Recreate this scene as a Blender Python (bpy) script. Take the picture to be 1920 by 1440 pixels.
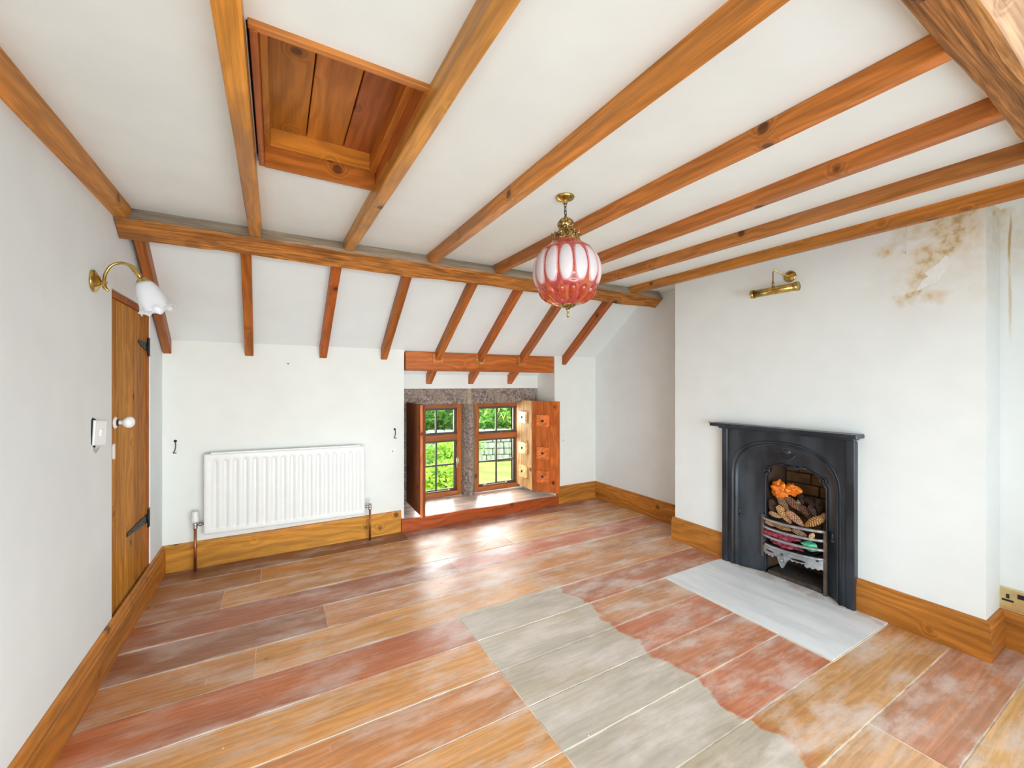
import bpy, math, random
from math import sin, cos, pi, radians, sqrt, exp
from mathutils import Vector, Matrix, noise as mnoise

for _o in list(bpy.data.objects):
    bpy.data.objects.remove(_o, do_unlink=True)
S = bpy.context.scene
COL = S.collection

# ------------------------------------------------------------------ camera
cam_d = bpy.data.cameras.new('camera')
cam_d.sensor_width = 36.0
cam_d.lens = 776.0 / 1920.0 * 36.0
cam_d.clip_start = 0.02
cam = bpy.data.objects.new('camera', cam_d)
COL.objects.link(cam)
cam.location = (0, 0, 1.2)
cam.rotation_euler = (pi / 2, 0, -math.atan(443 / 776.0))
S.camera = cam

# ------------------------------------------------------------------ sky, sun, daylight, added fill
W = bpy.data.worlds.new('sky')
S.world = W
W.use_nodes = True
_bg = W.node_tree.nodes['Background']
_bg.inputs[0].default_value = (0.84, 0.92, 1.0, 1)
_bg.inputs[1].default_value = 4.2

def area_light(name, loc, rot, sx, sy, power, col=(1, 1, 1)):
    d = bpy.data.lights.new(name, 'AREA')
    d.shape = 'RECTANGLE'
    d.size = sx
    d.size_y = sy
    d.energy = power
    d.color = col
    o = bpy.data.objects.new(name, d)
    COL.objects.link(o)
    o.location = loc
    o.rotation_euler = rot
    return o

# added fill lamp behind the camera, shining in through an invented rear opening
area_light('fill_rear', (0.6, -4.2, 1.35), (radians(88), 0, 0), 5.0, 3.3, 620, (0.775, 0.925, 1.0))
# daylight through the window of the recess
area_light('daylight_front', (1.68, 4.25, 0.95), (radians(-82), 0, 0), 1.5, 1.1, 80, (0.93, 0.965, 1.0))
_sd = bpy.data.lights.new('sun', 'SUN')
_sd.energy = 6.0
_sd.angle = radians(1.5)
_sd.color = (1.0, 0.95, 0.84)
_sun = bpy.data.objects.new('sun', _sd)
COL.objects.link(_sun)
_sun.rotation_euler = Vector((0.75, -0.28, 0.95)).to_track_quat('Z', 'Y').to_euler()

S.view_settings.view_transform = 'Standard'
S.view_settings.look = 'None'
S.view_settings.gamma = 1
S.view_settings.use_curve_mapping = False
S.view_settings.exposure = 0.0

# ------------------------------------------------------------------ helpers
def lin(r, g, b):
    def c(v):
        v = v / 255.0
        return v / 12.92 if v <= 0.04045 else ((v + 0.055) / 1.055) ** 2.4
    return (c(r), c(g), c(b), 1.0)

class MB:
    def __init__(s):
        s.v = []; s.f = []; s.m = []; s.s = []
        s.mat = 0; s.smooth = False
    def add(s, vs, fs):
        n = len(s.v)
        s.v += [Vector(p) for p in vs]
        for f in fs:
            s.f.append([i + n for i in f]); s.m.append(s.mat); s.s.append(s.smooth)
        return n
    def box(s, x0, x1, y0, y1, z0, z1):
        vs = [(x, y, z) for z in (z0, z1) for y in (y0, y1) for x in (x0, x1)]
        s.add(vs, [(0, 2, 3, 1), (4, 5, 7, 6), (0, 1, 5, 4), (2, 6, 7, 3), (0, 4, 6, 2), (1, 3, 7, 5)])
        return s
    def bbox_b(s, x0, x1, y0, y1, z0, z1, b=0.003):
        """box with bevelled edges (chamfer on every edge)"""
        cx, cy, cz = (x0 + x1) / 2, (y0 + y1) / 2, (z0 + z1) / 2
        hx, hy, hz = (x1 - x0) / 2, (y1 - y0) / 2, (z1 - z0) / 2
        b = min(b, hx * .9, hy * .9, hz * .9)
        vs = []; idx = {}
        for sx in (-1, 1):
            for sy in (-1, 1):
                for sz in (-1, 1):
                    for k in range(3):
                        d = [hx - b, hy - b, hz - b]
                        d[k] += b
                        idx[(sx, sy, sz, k)] = len(vs)
                        vs.append((cx + sx * d[0], cy + sy * d[1], cz + sz * d[2]))
        fs = []
        I = idx
        for sgn in (-1, 1):
            fs.append([I[(sgn, -1, -1, 0)], I[(sgn, 1, -1, 0)], I[(sgn, 1, 1, 0)], I[(sgn, -1, 1, 0)]][::sgn])
            fs.append([I[(-1, sgn, -1, 1)], I[(-1, sgn, 1, 1)], I[(1, sgn, 1, 1)], I[(1, sgn, -1, 1)]][::sgn])
            fs.append([I[(-1, -1, sgn, 2)], I[(1, -1, sgn, 2)], I[(1, 1, sgn, 2)], I[(-1, 1, sgn, 2)]][::sgn])
        for a in (-1, 1):
            for c in (-1, 1):
                g = a * c
                fs.append([I[(a, c, -1, 0)], I[(a, c, -1, 1)], I[(a, c, 1, 1)], I[(a, c, 1, 0)]][::g])
                fs.append([I[(a, -1, c, 2)], I[(a, -1, c, 0)], I[(a, 1, c, 0)], I[(a, 1, c, 2)]][::g])
                fs.append([I[(-1, a, c, 1)], I[(-1, a, c, 2)], I[(1, a, c, 2)], I[(1, a, c, 1)]][::g])
        for a in (-1, 1):
            for c in (-1, 1):
                for e in (-1, 1):
                    fs.append([I[(a, c, e, 0)], I[(a, c, e, 1)], I[(a, c, e, 2)]][::a * c * e])
        s.add(vs, fs)
        return s
    def prism(s, poly, axis, a0, a1):
        """poly of 2D points (counter-clockwise or not) extruded along axis 0/1/2"""
        n = len(poly)
        def P(p, a):
            if axis == 0: return (a, p[0], p[1])
            if axis == 1: return (p[0], a, p[1])
            return (p[0], p[1], a)
        vs = [P(p, a0) for p in poly] + [P(p, a1) for p in poly]
        fs = [list(range(n))[::-1], list(range(n, 2 * n))]
        for i in range(n):
            j = (i + 1) % n
            fs.append([i, j, j + n, i + n])
        s.add(vs, fs)
        return s
    def lathe(s, prof, n=24, c=(0, 0, 0), cap=True, lobes=0, amp=0):
        vs = []; fs = []
        for r, z in prof:
            for i in range(n):
                a = 2 * pi * i / n
                rr = r * (1 + amp * cos(lobes * a)) if lobes else r
                vs.append((c[0] + rr * cos(a), c[1] + rr * sin(a), c[2] + z))
        m = len(prof)
        for k in range(m - 1):
            for i in range(n):
                j = (i + 1) % n
                fs.append([k * n + i, k * n + j, (k + 1) * n + j, (k + 1) * n + i])
        if cap:
            fs.append(list(range(n))[::-1]); fs.append([(m - 1) * n + i for i in range(n)])
        s.add(vs, fs)
        return s
    def tube(s, pts, r, n=10, cap=True):
        pts = [Vector(p) for p in pts]
        m = len(pts)
        rs = r if isinstance(r, (list, tuple)) else [r] * m
        vs = []; fs = []
        up = None
        for k in range(m):
            t = (pts[min(k + 1, m - 1)] - pts[max(k - 1, 0)])
            if t.length < 1e-9: t = Vector((0, 0, 1))
            t.normalize()
            if up is None:
                up = Vector((0, 0, 1)) if abs(t.z) < .9 else Vector((1, 0, 0))
            x = up - t * up.dot(t)
            if x.length < 1e-6:
                x = t.orthogonal()
            x.normalize(); up = x
            y = t.cross(x)
            for i in range(n):
                a = 2 * pi * i / n
                vs.append(pts[k] + (x * cos(a) + y * sin(a)) * rs[k])
        for k in range(m - 1):
            for i in range(n):
                j = (i + 1) % n
                fs.append([k * n + i, k * n + j, (k + 1) * n + j, (k + 1) * n + i])
        if cap:
            fs.append(list(range(n))[::-1]); fs.append([(m - 1) * n + i for i in range(n)])
        s.add(vs, fs)
        return s
    def grid(s, nu, nv, fn, wrap=False, flip=False):
        vs = [fn(i, j) for j in range(nv) for i in range(nu)]
        fs = []
        for j in range(nv - 1):
            for i in range(nu if wrap else nu - 1):
                k = (i + 1) % nu
                q = [j * nu + i, j * nu + k, (j + 1) * nu + k, (j + 1) * nu + i]
                fs.append(q[::-1] if flip else q)
        s.add(vs, fs)
        return s
    def xf(s, M):
        s.v = [M @ p for p in s.v]
        return s

def setp(o, label=None, cat=None, group=None, kind=None):
    if label: o['label'] = label
    if cat: o['category'] = cat
    if group: o['group'] = group
    if kind: o['kind'] = kind

def wloc(p):
    v = Vector((0, 0, 0))
    while p is not None:
        v += Vector(p.location); p = p.parent
    return v

def obj(name, mb, mat, parent=None, label=None, cat=None, group=None, kind=None, col=None, loc=None, rot=None, local=False):
    """mb holds world coordinates unless local; origin goes to the bottom centre"""
    me = bpy.data.meshes.new(name)
    if local:
        base = Vector((0, 0, 0))
    else:
        xs = [p.x for p in mb.v]; ys = [p.y for p in mb.v]; zs = [p.z for p in mb.v]
        base = Vector(((min(xs) + max(xs)) / 2, (min(ys) + max(ys)) / 2, min(zs)))
    me.from_pydata([tuple(p - base) for p in mb.v], [], mb.f)
    for m in (mat if isinstance(mat, (list, tuple)) else [mat]):
        me.materials.append(m)
    for i, p in enumerate(me.polygons):
        p.material_index = mb.m[i]
        p.use_smooth = mb.s[i]
    me.update()
    o = bpy.data.objects.new(name, me)
    COL.objects.link(o)
    if parent is not None:
        o.parent = parent
        o.location = (Vector(loc) if loc is not None else Vector((0, 0, 0))) if local else base - wloc(parent)
    else:
        o.location = (Vector(loc) if loc is not None else Vector((0, 0, 0))) if local else base
    if rot is not None: o.rotation_euler = rot
    if col is not None: o.color = col
    setp(o, label, cat, group, kind)
    return o

def empty(name, loc, label=None, cat=None, group=None, kind=None, rot=None):
    o = bpy.data.objects.new(name, None)
    COL.objects.link(o)
    o.location = loc
    o.empty_display_size = 0.05
    if rot is not None: o.rotation_euler = rot
    setp(o, label, cat, group, kind)
    return o

# ------------------------------------------------------------------ materials
class NT:
    def __init__(s, name):
        s.m = bpy.data.materials.new(name); s.m.use_nodes = True
        s.t = s.m.node_tree; s.n = s.t.nodes; s.l = s.t.links
        s.b = s.n['Principled BSDF']; s.out = s.n['Material Output']
    def new(s, typ, **kw):
        n = s.n.new(typ)
        for k, v in kw.items(): setattr(n, k, v)
        return n
    def link(s, a, b): s.l.new(a, b)
    def val(s, sock, v):
        if hasattr(v, 'is_output') or isinstance(v, bpy.types.NodeSocket): s.l.new(v, sock)
        else:
            if hasattr(v, '__len__'):
                n = len(sock.default_value); v = (tuple(v) + (1.0,))[:n]
            sock.default_value = v
    def math(s, op, a, b=0.0, c=None, clamp=False):
        n = s.new('ShaderNodeMath', operation=op); n.use_clamp = clamp
        s.val(n.inputs[0], a); s.val(n.inputs[1], b)
        if c is not None: s.val(n.inputs[2], c)
        return n.outputs[0]
    def vmath(s, op, a, b=(0, 0, 0), out=0):
        n = s.new('ShaderNodeVectorMath', operation=op)
        s.val(n.inputs[0], a); s.val(n.inputs[1], b)
        return n.outputs[out]
    def mix(s, f, a, b, mode='MIX'):
        n = s.new('ShaderNodeMix', data_type='RGBA', blend_type=mode)
        s.val(n.inputs[0], f); s.val(n.inputs[6], a); s.val(n.inputs[7], b)
        return n.outputs[2]
    def ramp(s, x, a, b, c=0.0, d=1.0, smooth=True):
        n = s.new('ShaderNodeMapRange')
        if smooth: n.interpolation_type = 'SMOOTHSTEP'
        s.val(n.inputs[0], x); n.inputs[1].default_value = a; n.inputs[2].default_value = b
        n.inputs[3].default_value = c; n.inputs[4].default_value = d
        return n.outputs[0]
    def noise(s, vec, scale=5, detail=3, rough=.5, dist=0.0):
        n = s.new('ShaderNodeTexNoise')
        if vec is not None: s.link(vec, n.inputs['Vector'])
        n.inputs['Scale'].default_value = scale; n.inputs['Detail'].default_value = detail
        n.inputs['Roughness'].default_value = rough; n.inputs['Distortion'].default_value = dist
        return n.outputs[0]
    def voro(s, vec, scale, feature='F1'):
        n = s.new('ShaderNodeTexVoronoi', feature=feature)
        if vec is not None: s.link(vec, n.inputs['Vector'])
        n.inputs['Scale'].default_value = scale
        return n
    def mapv(s, vec, sc=(1, 1, 1)):
        n = s.new('ShaderNodeMapping'); s.link(vec, n.inputs[0]); n.inputs[3].default_value = sc
        return n.outputs[0]
    def bump(s, h, strength=.3, dist=.01):
        n = s.new('ShaderNodeBump'); n.inputs['Strength'].default_value = strength
        n.inputs['Distance'].default_value = dist; s.link(h, n.inputs['Height'])
        s.link(n.outputs[0], s.b.inputs['Normal'])
    def set(s, **kw):
        mp = dict(col='Base Color', rough='Roughness', metal='Metallic', spec='Specular IOR Level', coat='Coat Weight',
                  coatr='Coat Roughness', trans='Transmission Weight', ior='IOR', sub='Subsurface Weight')
        for k, v in kw.items(): s.val(s.b.inputs[mp[k]], v)
        return s

def plain(name, col, rough=.5, metal=0.0, spec=.5, var=.12, nscale=12, coat=0.0, bump=0.0):
    t = NT(name)
    tc = t.new('ShaderNodeTexCoord').outputs['Object']
    nz = t.noise(tc, nscale, 4)
    k = t.ramp(nz, .3, .7, 1 - var, 1 + var * .5)
    c = t.vmath('SCALE', col[:3]); t.n[-1].inputs[3].default_value = 1
    t.link(k, t.n[-1].inputs[3])
    t.set(rough=rough, metal=metal, spec=spec, coat=coat)
    t.link(c, t.b.inputs['Base Color'])
    if bump: t.bump(t.noise(tc, nscale * 5, 4), bump, .002)
    return t.m

def vscale(t, col, k):
    n = t.new('ShaderNodeVectorMath', operation='SCALE')
    t.val(n.inputs[0], col); t.val(n.inputs[3], k)
    return n.outputs[0]

def wood(name, axis, tint=None, rough=.42, knots=.75, wf=.85, ring=.35, spec=.28, coat=.0, kscale=7.0, dark=(70, 38, 22), grainstr=.28, weather=None):
    """pine: grain along axis; colour from the object's colour unless tint is given"""
    t = NT(name)
    tc = t.new('ShaderNodeTexCoord').outputs['Object']
    oi = t.new('ShaderNodeObjectInfo')
    off = t.vmath('MULTIPLY', (31.7, 17.3, 23.9), (1, 1, 1)); 
    n = t.n[-1]; t.link(oi.outputs['Random'], n.inputs[1])
    v = t.vmath('ADD', tc, off)
    def sc(a, c):
        s_ = [c, c, c]; s_[axis] = a
        return tuple(s_)
    kn = t.voro(v, kscale)
    kd = kn.outputs['Distance']
    sep = t.new('ShaderNodeSeparateColor'); t.link(kn.outputs['Color'], sep.inputs[0])
    ksel = t.ramp(sep.outputs[0], .45, .5)
    kmask = t.math('MULTIPLY', t.ramp(kd, .16, .09), ksel)
    khalo = t.math('MULTIPLY', t.ramp(kd, .34, .06), ksel)
    warp = t.noise(t.mapv(v, sc(1.5, 5)), 1, 3)
    g1 = t.noise(t.mapv(v, sc(1.0, 11)), 1, 4, .55, .6)
    g2 = t.noise(t.mapv(v, sc(5, 170)), 1, 3, .6)
    wv = t.new('ShaderNodeTexWave', wave_type='RINGS', rings_direction='XYZ'[axis])
    vv = t.vmath('ADD', t.mapv(v, sc(.25, 1.0)), vscale(t, t.vmath('ADD', warp, vscale(t, khalo, .3)), .16))
    t.link(vv, wv.inputs['Vector']); wv.inputs['Scale'].default_value = 9
    wv.inputs['Distortion'].default_value = 2.2; wv.inputs['Detail'].default_value = 2
    wv.inputs['Detail Scale'].default_value = 1.2
    base = tint if tint is not None else oi.outputs['Color']
    k = t.math('MULTIPLY', t.ramp(g1, .25, .75, .72, 1.18), t.ramp(g2, .2, .8, 1 - grainstr * .6, 1 + grainstr * .35))
    k = t.math('MULTIPLY', k, t.ramp(wv.outputs[0], 0, 1, 1 - ring * .5, 1 + ring * .2))
    k = t.math('MULTIPLY', k, t.ramp(khalo, 0, 1, 1.0, .8))
    c = t.vmath('MULTIPLY', vscale(t, base, k), (1.04, 1.0, .74))
    c2 = t.mix(t.ramp(t.noise(t.mapv(v, sc(.8, 3)), 1, 2), .45, .75, 0, .35), c, t.vmath('MULTIPLY', c, (1.0, .78, .55)))
    if weather is not None:
        f = t.ramp(t.noise(t.mapv(v, sc(1.2, 6)), 1, 4), .5, .72, 0, wf)
        c2 = t.mix(f, c2, weather)
    c3 = t.mix(t.math('MULTIPLY', kmask, knots), c2, lin(*dark))
    t.link(c3, t.b.inputs['Base Color'])
    t.set(rough=rough, spec=spec, coat=coat, coatr=.25)
    t.bump(t.math('ADD', g2, t.math('MULTIPLY', kmask, -.6)), .25, .0015)
    return t.m

JO = wood('weathered_joist_pine', 0, weather=lin(140, 104, 76), wf=.6, grainstr=.45, dark=(58, 30, 20)); WX = wood('pine_along_x', 0); WY = wood('pine_along_y', 1); WZ = wood('pine_along_z', 2, rough=.6, spec=.12)
def plaster(name, col=(238, 244, 244), blobs=None, streak=None):
    t = NT(name)
    pos = t.new('ShaderNodeNewGeometry').outputs['Position']
    n1 = t.noise(pos, 1.6, 3); n2 = t.noise(pos, 7, 5)
    k = t.math('MULTIPLY', t.ramp(n1, .3, .7, .975, 1.02), t.ramp(n2, .3, .7, .985, 1.01))
    c = vscale(t, lin(*col)[:3], k)
    if blobs:
        warp = t.new('ShaderNodeTexNoise'); t.link(pos, warp.inputs['Vector']); warp.inputs['Scale'].default_value = 9
        warp.inputs['Detail'].default_value = 5
        p2 = t.vmath('ADD', pos, vscale(t, t.vmath('SUBTRACT', warp.outputs['Color'], (.5, .5, .5)), .16))
        tot = None
        for (y, z, ry, rz, st) in blobs:
            d = t.vmath('MULTIPLY', t.vmath('SUBTRACT', p2, (0, y, z)), (0, 1 / ry, 1 / rz))
            ln = t.vmath('LENGTH', d, out=1)
            g = t.ramp(ln, 1.0, .15, 0, st)
            tot = g if tot is None else t.math('MAXIMUM', tot, g)
        patch = t.ramp(t.noise(pos, 22, 5, .6), .3, .75, .45, 1.15)
        f = t.math('MULTIPLY', tot, patch, clamp=True)
        if streak:
            p3 = t.vmath('ADD', pos, vscale(t, t.vmath('SUBTRACT', warp.outputs['Color'], (.5, .5, .5)), .018))
            for (y, z, ry, rz, st) in streak:
                d = t.vmath('MULTIPLY', t.vmath('SUBTRACT', p3, (0, y, z)), (0, 1 / ry, 1 / rz))
                f = t.math('MAXIMUM', f, t.ramp(t.vmath('LENGTH', d, out=1), 1.0, .1, 0, st))
        c = t.mix(t.math('MINIMUM', t.math('MULTIPLY', f, 1.3), 1.0), c, lin(218, 196, 152))
        c = t.mix(t.ramp(f, .5, .95, 0, .6), c, lin(178, 142, 102))
    t.link(c, t.b.inputs['Base Color'])
    t.set(rough=.75, spec=.25)
    t.bump(t.noise(pos, 3.2, 4), .25, .02)
    return t.m
PL = plaster('plaster_white')
PL_BACK = plaster('plaster_back', (240, 239, 231))
PL_R = plaster('plaster_stained', (239, 243, 241), [
    (.64, 1.97, .16, .20, .95), (.72, 1.80, .10, .13, .8), (.885, 1.885, .085, .06, .75), (.78, 1.93, .14, .06, .55),
    (.80, 1.635, .075, .05, .85), (.70, 1.605, .10, .05, .7), (.745, 1.72, .10, .14, .7), (.65, 1.85, .06, .10, .9), (.60, 1.90, .16, .22, .5),
    (.58, 1.72, .10, .25, .22), (.75, 1.75, .30, .32, .22),
    (.47, 1.9, .07, .3, .3),
    (2.29, 1.4, .10, .8, .32)], [(.512, 1.86, .009, .20, .95), (.511, 1.60, .008, .26, .6)])
PL_C = plaster('ceiling_plaster', (238, 243, 240))
WHITE_PEEL = plain('bare_plaster_white', lin(242, 241, 238), .9, var=.05, nscale=60)

def floor_mat():
    t = NT('worn_varnished_boards')
    tc = t.new('ShaderNodeTexCoord').outputs['Object']
    pos = t.new('ShaderNodeNewGeometry').outputs['Position']
    oi = t.new('ShaderNodeObjectInfo')
    off = t.vmath('MULTIPLY', (31.7, 17.3, 0), (1, 1, 1)); t.link(oi.outputs['Random'], t.n[-1].inputs[1])
    v = t.vmath('ADD', tc, off)
    g1 = t.noise(t.mapv(v, (1.1, 9, 9)), 1, 5, .6, .8)
    g2 = t.noise(t.mapv(v, (6, 150, 1)), 1, 3, .6)
    big = t.noise(t.mapv(v, (1.6, 3.2, 1)), 1, 5, .6)
    kn = t.voro(t.mapv(v, (1, 1.3, 0)), 4.2)
    sep = t.new('ShaderNodeSeparateColor'); t.link(kn.outputs['Color'], sep.inputs[0])
    ksel = t.ramp(sep.outputs[0], .50, .54)
    kmask = t.math('MULTIPLY', t.ramp(kn.outputs['Distance'], .075, .045), ksel)
    khalo = t.math('MULTIPLY', t.ramp(kn.outputs['Distance'], .25, .03), ksel)
    wv = t.new('ShaderNodeTexWave', wave_type='RINGS', rings_direction='X')
    vv = t.vmath('ADD', t.mapv(v, (.16, 1, 1)), vscale(t, t.vmath('ADD', g1, khalo), .15))
    t.link(vv, wv.inputs['Vector']); wv.inputs['Scale'].default_value = 11
    wv.inputs['Distortion'].default_value = 1.5; wv.inputs['Detail'].default_value = 2
    k = t.math('MULTIPLY', t.ramp(g1, .25, .75, .78, 1.15), t.ramp(g2, .2, .8, .86, 1.08))
    k = t.math('MULTIPLY', k, t.ramp(wv.outputs[0], 0, 1, .88, 1.05))
    c = vscale(t, oi.outputs['Color'], k)
    # redder and more orange patches of the old stain
    c = t.mix(t.ramp(big, .48, .66, 0, .6), c, t.vmath('MULTIPLY', c, (1.0, .84, .74)))
    c = t.mix(t.ramp(t.noise(t.mapv(v, (2.2, 5, 1)), 1.3, 4), .5, .7, 0, .55), c, t.vmath('MULTIPLY', c, (1.04, .96, .80)))
    c = t.mix(t.ramp(t.noise(t.mapv(v, (1.2, 6, 1)), 1.7, 6, .7), .50, .72, 0, .55), c, vscale(t, c, .62))
    # bare unstained strip where a rug lay
    edge = t.noise(pos, 6, 3)
    sp = t.new('ShaderNodeSeparateXYZ'); t.link(pos, sp.inputs[0])
    xe = t.math('ADD', sp.outputs[0], t.math('MULTIPLY', t.math('SUBTRACT', edge, .5), .24))
    m = t.math('MULTIPLY', t.ramp(xe, 1.452, 1.468, 1, 0), t.ramp(sp.outputs[0], .8145, .8155, 0, 1))
    m = t.math('MULTIPLY', m, t.ramp(t.math('ADD', sp.outputs[1], t.math('MULTIPLY', t.math('SUBTRACT', edge, .5), .1)), 1.99, 2.03, 1, 0))
    k2 = t.math('MULTIPLY', t.ramp(g1, .25, .75, .80, 1.1), t.ramp(wv.outputs[0], 0, 1, .93, 1.02))
    gc = t.mix(t.ramp(big, .45, .7, 0, .7), lin(196, 184, 168), lin(186, 166, 132))
    gc = vscale(t, gc, t.math('MULTIPLY', k2, t.ramp(g2, .2, .8, .92, 1.05)))
    c = t.mix(m, c, gc)
    rim = t.math('MULTIPLY', t.ramp(xe, 1.458, 1.475, 0, 1), t.ramp(xe, 1.475, 1.53, 1, 0))
    rim = t.math('MULTIPLY', rim, t.ramp(sp.outputs[1], 1.98, 2.0, 1, 0))
    c = t.mix(t.math('MULTIPLY', rim, .45), c, lin(176, 86, 56))
    c = t.mix(t.math('MULTIPLY', khalo, .22), c, lin(120, 70, 45))
    c = t.mix(t.math('MULTIPLY', kmask, .7), c, lin(92, 66, 56))
    # pale film of dust and wear, stronger towards the hearth side
    film = t.ramp(t.noise(t.mapv(pos, (2.2, 5.5, 1)), 1.4, 6, .65), .42, .70, 0, 1)
    amt = t.math('ADD', t.ramp(sp.outputs[0], -.4, 1.3, .34, .70), t.ramp(sp.outputs[1], 1.0, .3, 0, .10))
    film = t.math('MULTIPLY', film, amt)
    scr = t.math('MULTIPLY', t.ramp(t.noise(t.mapv(pos, (6, 70, 1)), 1, 2, .5), .68, .74, 0, .4), t.ramp(t.noise(pos, 2.5, 2), .5, .65))
    scr2 = t.math('MULTIPLY', t.ramp(t.noise(t.mapv(pos, (60, 5, 1)), 1, 2, .5), .70, .76, 0, .4), t.ramp(t.noise(pos, 1.9, 2), .52, .65))
    so_ = t.new('ShaderNodeSeparateXYZ'); t.link(tc, so_.inputs[0])
    ey = t.math('ADD', t.math('ABSOLUTE', so_.outputs[1]), t.math('MULTIPLY', t.math('SUBTRACT', t.noise(t.mapv(pos, (4, 14, 1)), 1, 5, .7), .5), .05))
    film = t.math('ADD', film, t.math('MULTIPLY', t.ramp(ey, .100, .116, 0, .62), t.ramp(t.noise(pos, 2.2, 3), .42, .62)))
    f = t.math('MINIMUM', t.math('ADD', film, t.math('ADD', scr, scr2)), .8)
    c = t.mix(f, c, lin(226, 212, 202))
    dots = t.voro(pos, 9.0)
    s2 = t.new('ShaderNodeSeparateColor'); t.link(dots.outputs['Color'], s2.inputs[0])
    dm = t.math('MULTIPLY', t.ramp(dots.outputs['Distance'], .035, .025), t.ramp(s2.outputs[1], .74, .76))
    c = t.mix(t.math('MULTIPLY', dm, .8), c, lin(240, 236, 230))
    t.link(c, t.b.inputs['Base Color'])
    r = t.math('ADD', t.ramp(t.noise(pos, 5, 4), .3, .7, .36, .48), t.math('MULTIPLY', m, .16))
    t.link(r, t.b.inputs['Roughness'])
    t.set(spec=.62)
    t.bump(t.math('ADD', g2, t.math('MULTIPLY', big, .8)), .10, .002)
    return t.m
FLOOR = floor_mat()
GAP = plain('pale_dust_in_joints', lin(226, 210, 190), .9, var=.35, nscale=14)

def brass_mat():
    t = NT('aged_brass')
    tc = t.new('ShaderNodeTexCoord').outputs['Object']
    c = t.mix(t.ramp(t.noise(tc, 40, 3), .35, .65), lin(214, 186, 110), lin(176, 146, 84))
    t.link(c, t.b.inputs['Base Color']); t.set(rough=.24, metal=1.0)
    return t.m
BRASS = brass_mat()
def orn_brass():
    t = NT('pierced_gilt_brass')
    tc = t.new('ShaderNodeTexCoord').outputs['Object']
    v = t.voro(tc, 120)
    c = t.mix(t.ramp(v.outputs['Distance'], .2, .6), lin(226, 200, 130), lin(120, 92, 48))
    t.link(c, t.b.inputs['Base Color']); t.set(rough=.33, metal=.9)
    t.bump(v.outputs['Distance'], .8, .003)
    return t.m
OBRASS = orn_brass()

def stone_mat():
    t = NT('gritstone')
    pos = t.new('ShaderNodeNewGeometry').outputs['Position']
    a = t.noise(pos, 45, 6, .7); b = t.noise(pos, 9, 4)
    c = t.mix(t.ramp(a, .40, .62), lin(112, 98, 94), lin(176, 158, 146))
    c = t.mix(t.ramp(b, .40, .7, 0, .6), c, lin(160, 144, 124))
    t.link(c, t.b.inputs['Base Color']); t.set(rough=.9, spec=.2)
    t.bump(a, .8, .006)
    return t.m
STONE = stone_mat()
MORTAR = plain('lime_mortar', lin(176, 158, 132), .95, var=.2, nscale=40, bump=.5)
def hearth_mat():
    t = NT('grey_hearth_screed')
    pos = t.new('ShaderNodeNewGeometry').outputs['Position']
    a = t.noise(t.mapv(pos, (9, 2, 1)), 1, 6, .6, .5); b = t.noise(pos, 3, 4)
    c = t.mix(t.ramp(a, .35, .65), lin(222, 224, 226), lin(238, 239, 240))
    c = t.mix(t.ramp(b, .5, .75, 0, .4), c, lin(208, 212, 216))
    vo = t.voro(pos, 26)
    c = t.mix(t.ramp(vo.outputs['Distance'], .16, .10, 0, .7), c, lin(236, 236, 232))
    sp = t.new('ShaderNodeSeparateXYZ'); t.link(pos, sp.inputs[0])
    # sandy scorched border against the grate
    ff = t.math('MULTIPLY', t.ramp(t.math('ADD', sp.outputs[0], t.math('MULTIPLY', t.noise(pos, 14, 3), .1)), 2.64, 2.70), t.ramp(t.noise(pos, 12, 3), .4, .6))
    c = t.mix(t.math('MULTIPLY', ff, .5), c, lin(190, 160, 134))
    t.link(c, t.b.inputs['Base Color']); t.set(rough=.7, spec=.3)
    t.bump(a, .25, .003)
    return t.m
HEARTH = hearth_mat()
def iron_mat():
    t = NT('blacked_cast_iron')
    tc = t.new('ShaderNodeTexCoord').outputs['Object']
    a = t.noise(t.mapv(tc, (8, 8, 2.5)), 1, 5)
    c = t.mix(t.ramp(a, .35, .68), lin(38, 43, 50), lin(66, 74, 82))
    c = t.mix(t.ramp(t.noise(tc, 5, 3), .58, .75, 0, .35), c, lin(74, 66, 62))
    t.link(c, t.b.inputs['Base Color']); t.set(rough=.33, metal=.35, spec=.6)
    t.bump(t.noise(tc, 60, 3), .12, .002)
    return t.m
IRON = iron_mat()
STEEL = plain('burnished_grey_iron', lin(168, 172, 176), .4, .55, var=.25, nscale=30)
SOOT = plain('sooty_firebrick', lin(84, 60, 40), .95, var=.5, nscale=7, bump=.6)
BLACK = plain('black_metal', lin(38, 38, 40), .5, .3)
WHITE_ENAMEL = plain('white_enamel', lin(240, 239, 234), .35, var=.02)
CHINA = plain('white_china', lin(246, 245, 242), .12, var=.02, coat=.5)
PLASTIC = plain('white_plastic', lin(240, 240, 238), .35, var=.02)
CHROME = plain('chrome', lin(200, 200, 202), .2, 1.0, var=.1)
COPPER = plain('copper_pipe', lin(176, 112, 74), .38, .85, var=.3, nscale=18)
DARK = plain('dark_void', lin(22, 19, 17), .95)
SASH = plain('weathered_sash_paint', lin(86, 78, 68), .6, var=.2, nscale=25)
CORD = plain('white_cord', lin(235, 232, 224), .8)

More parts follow.
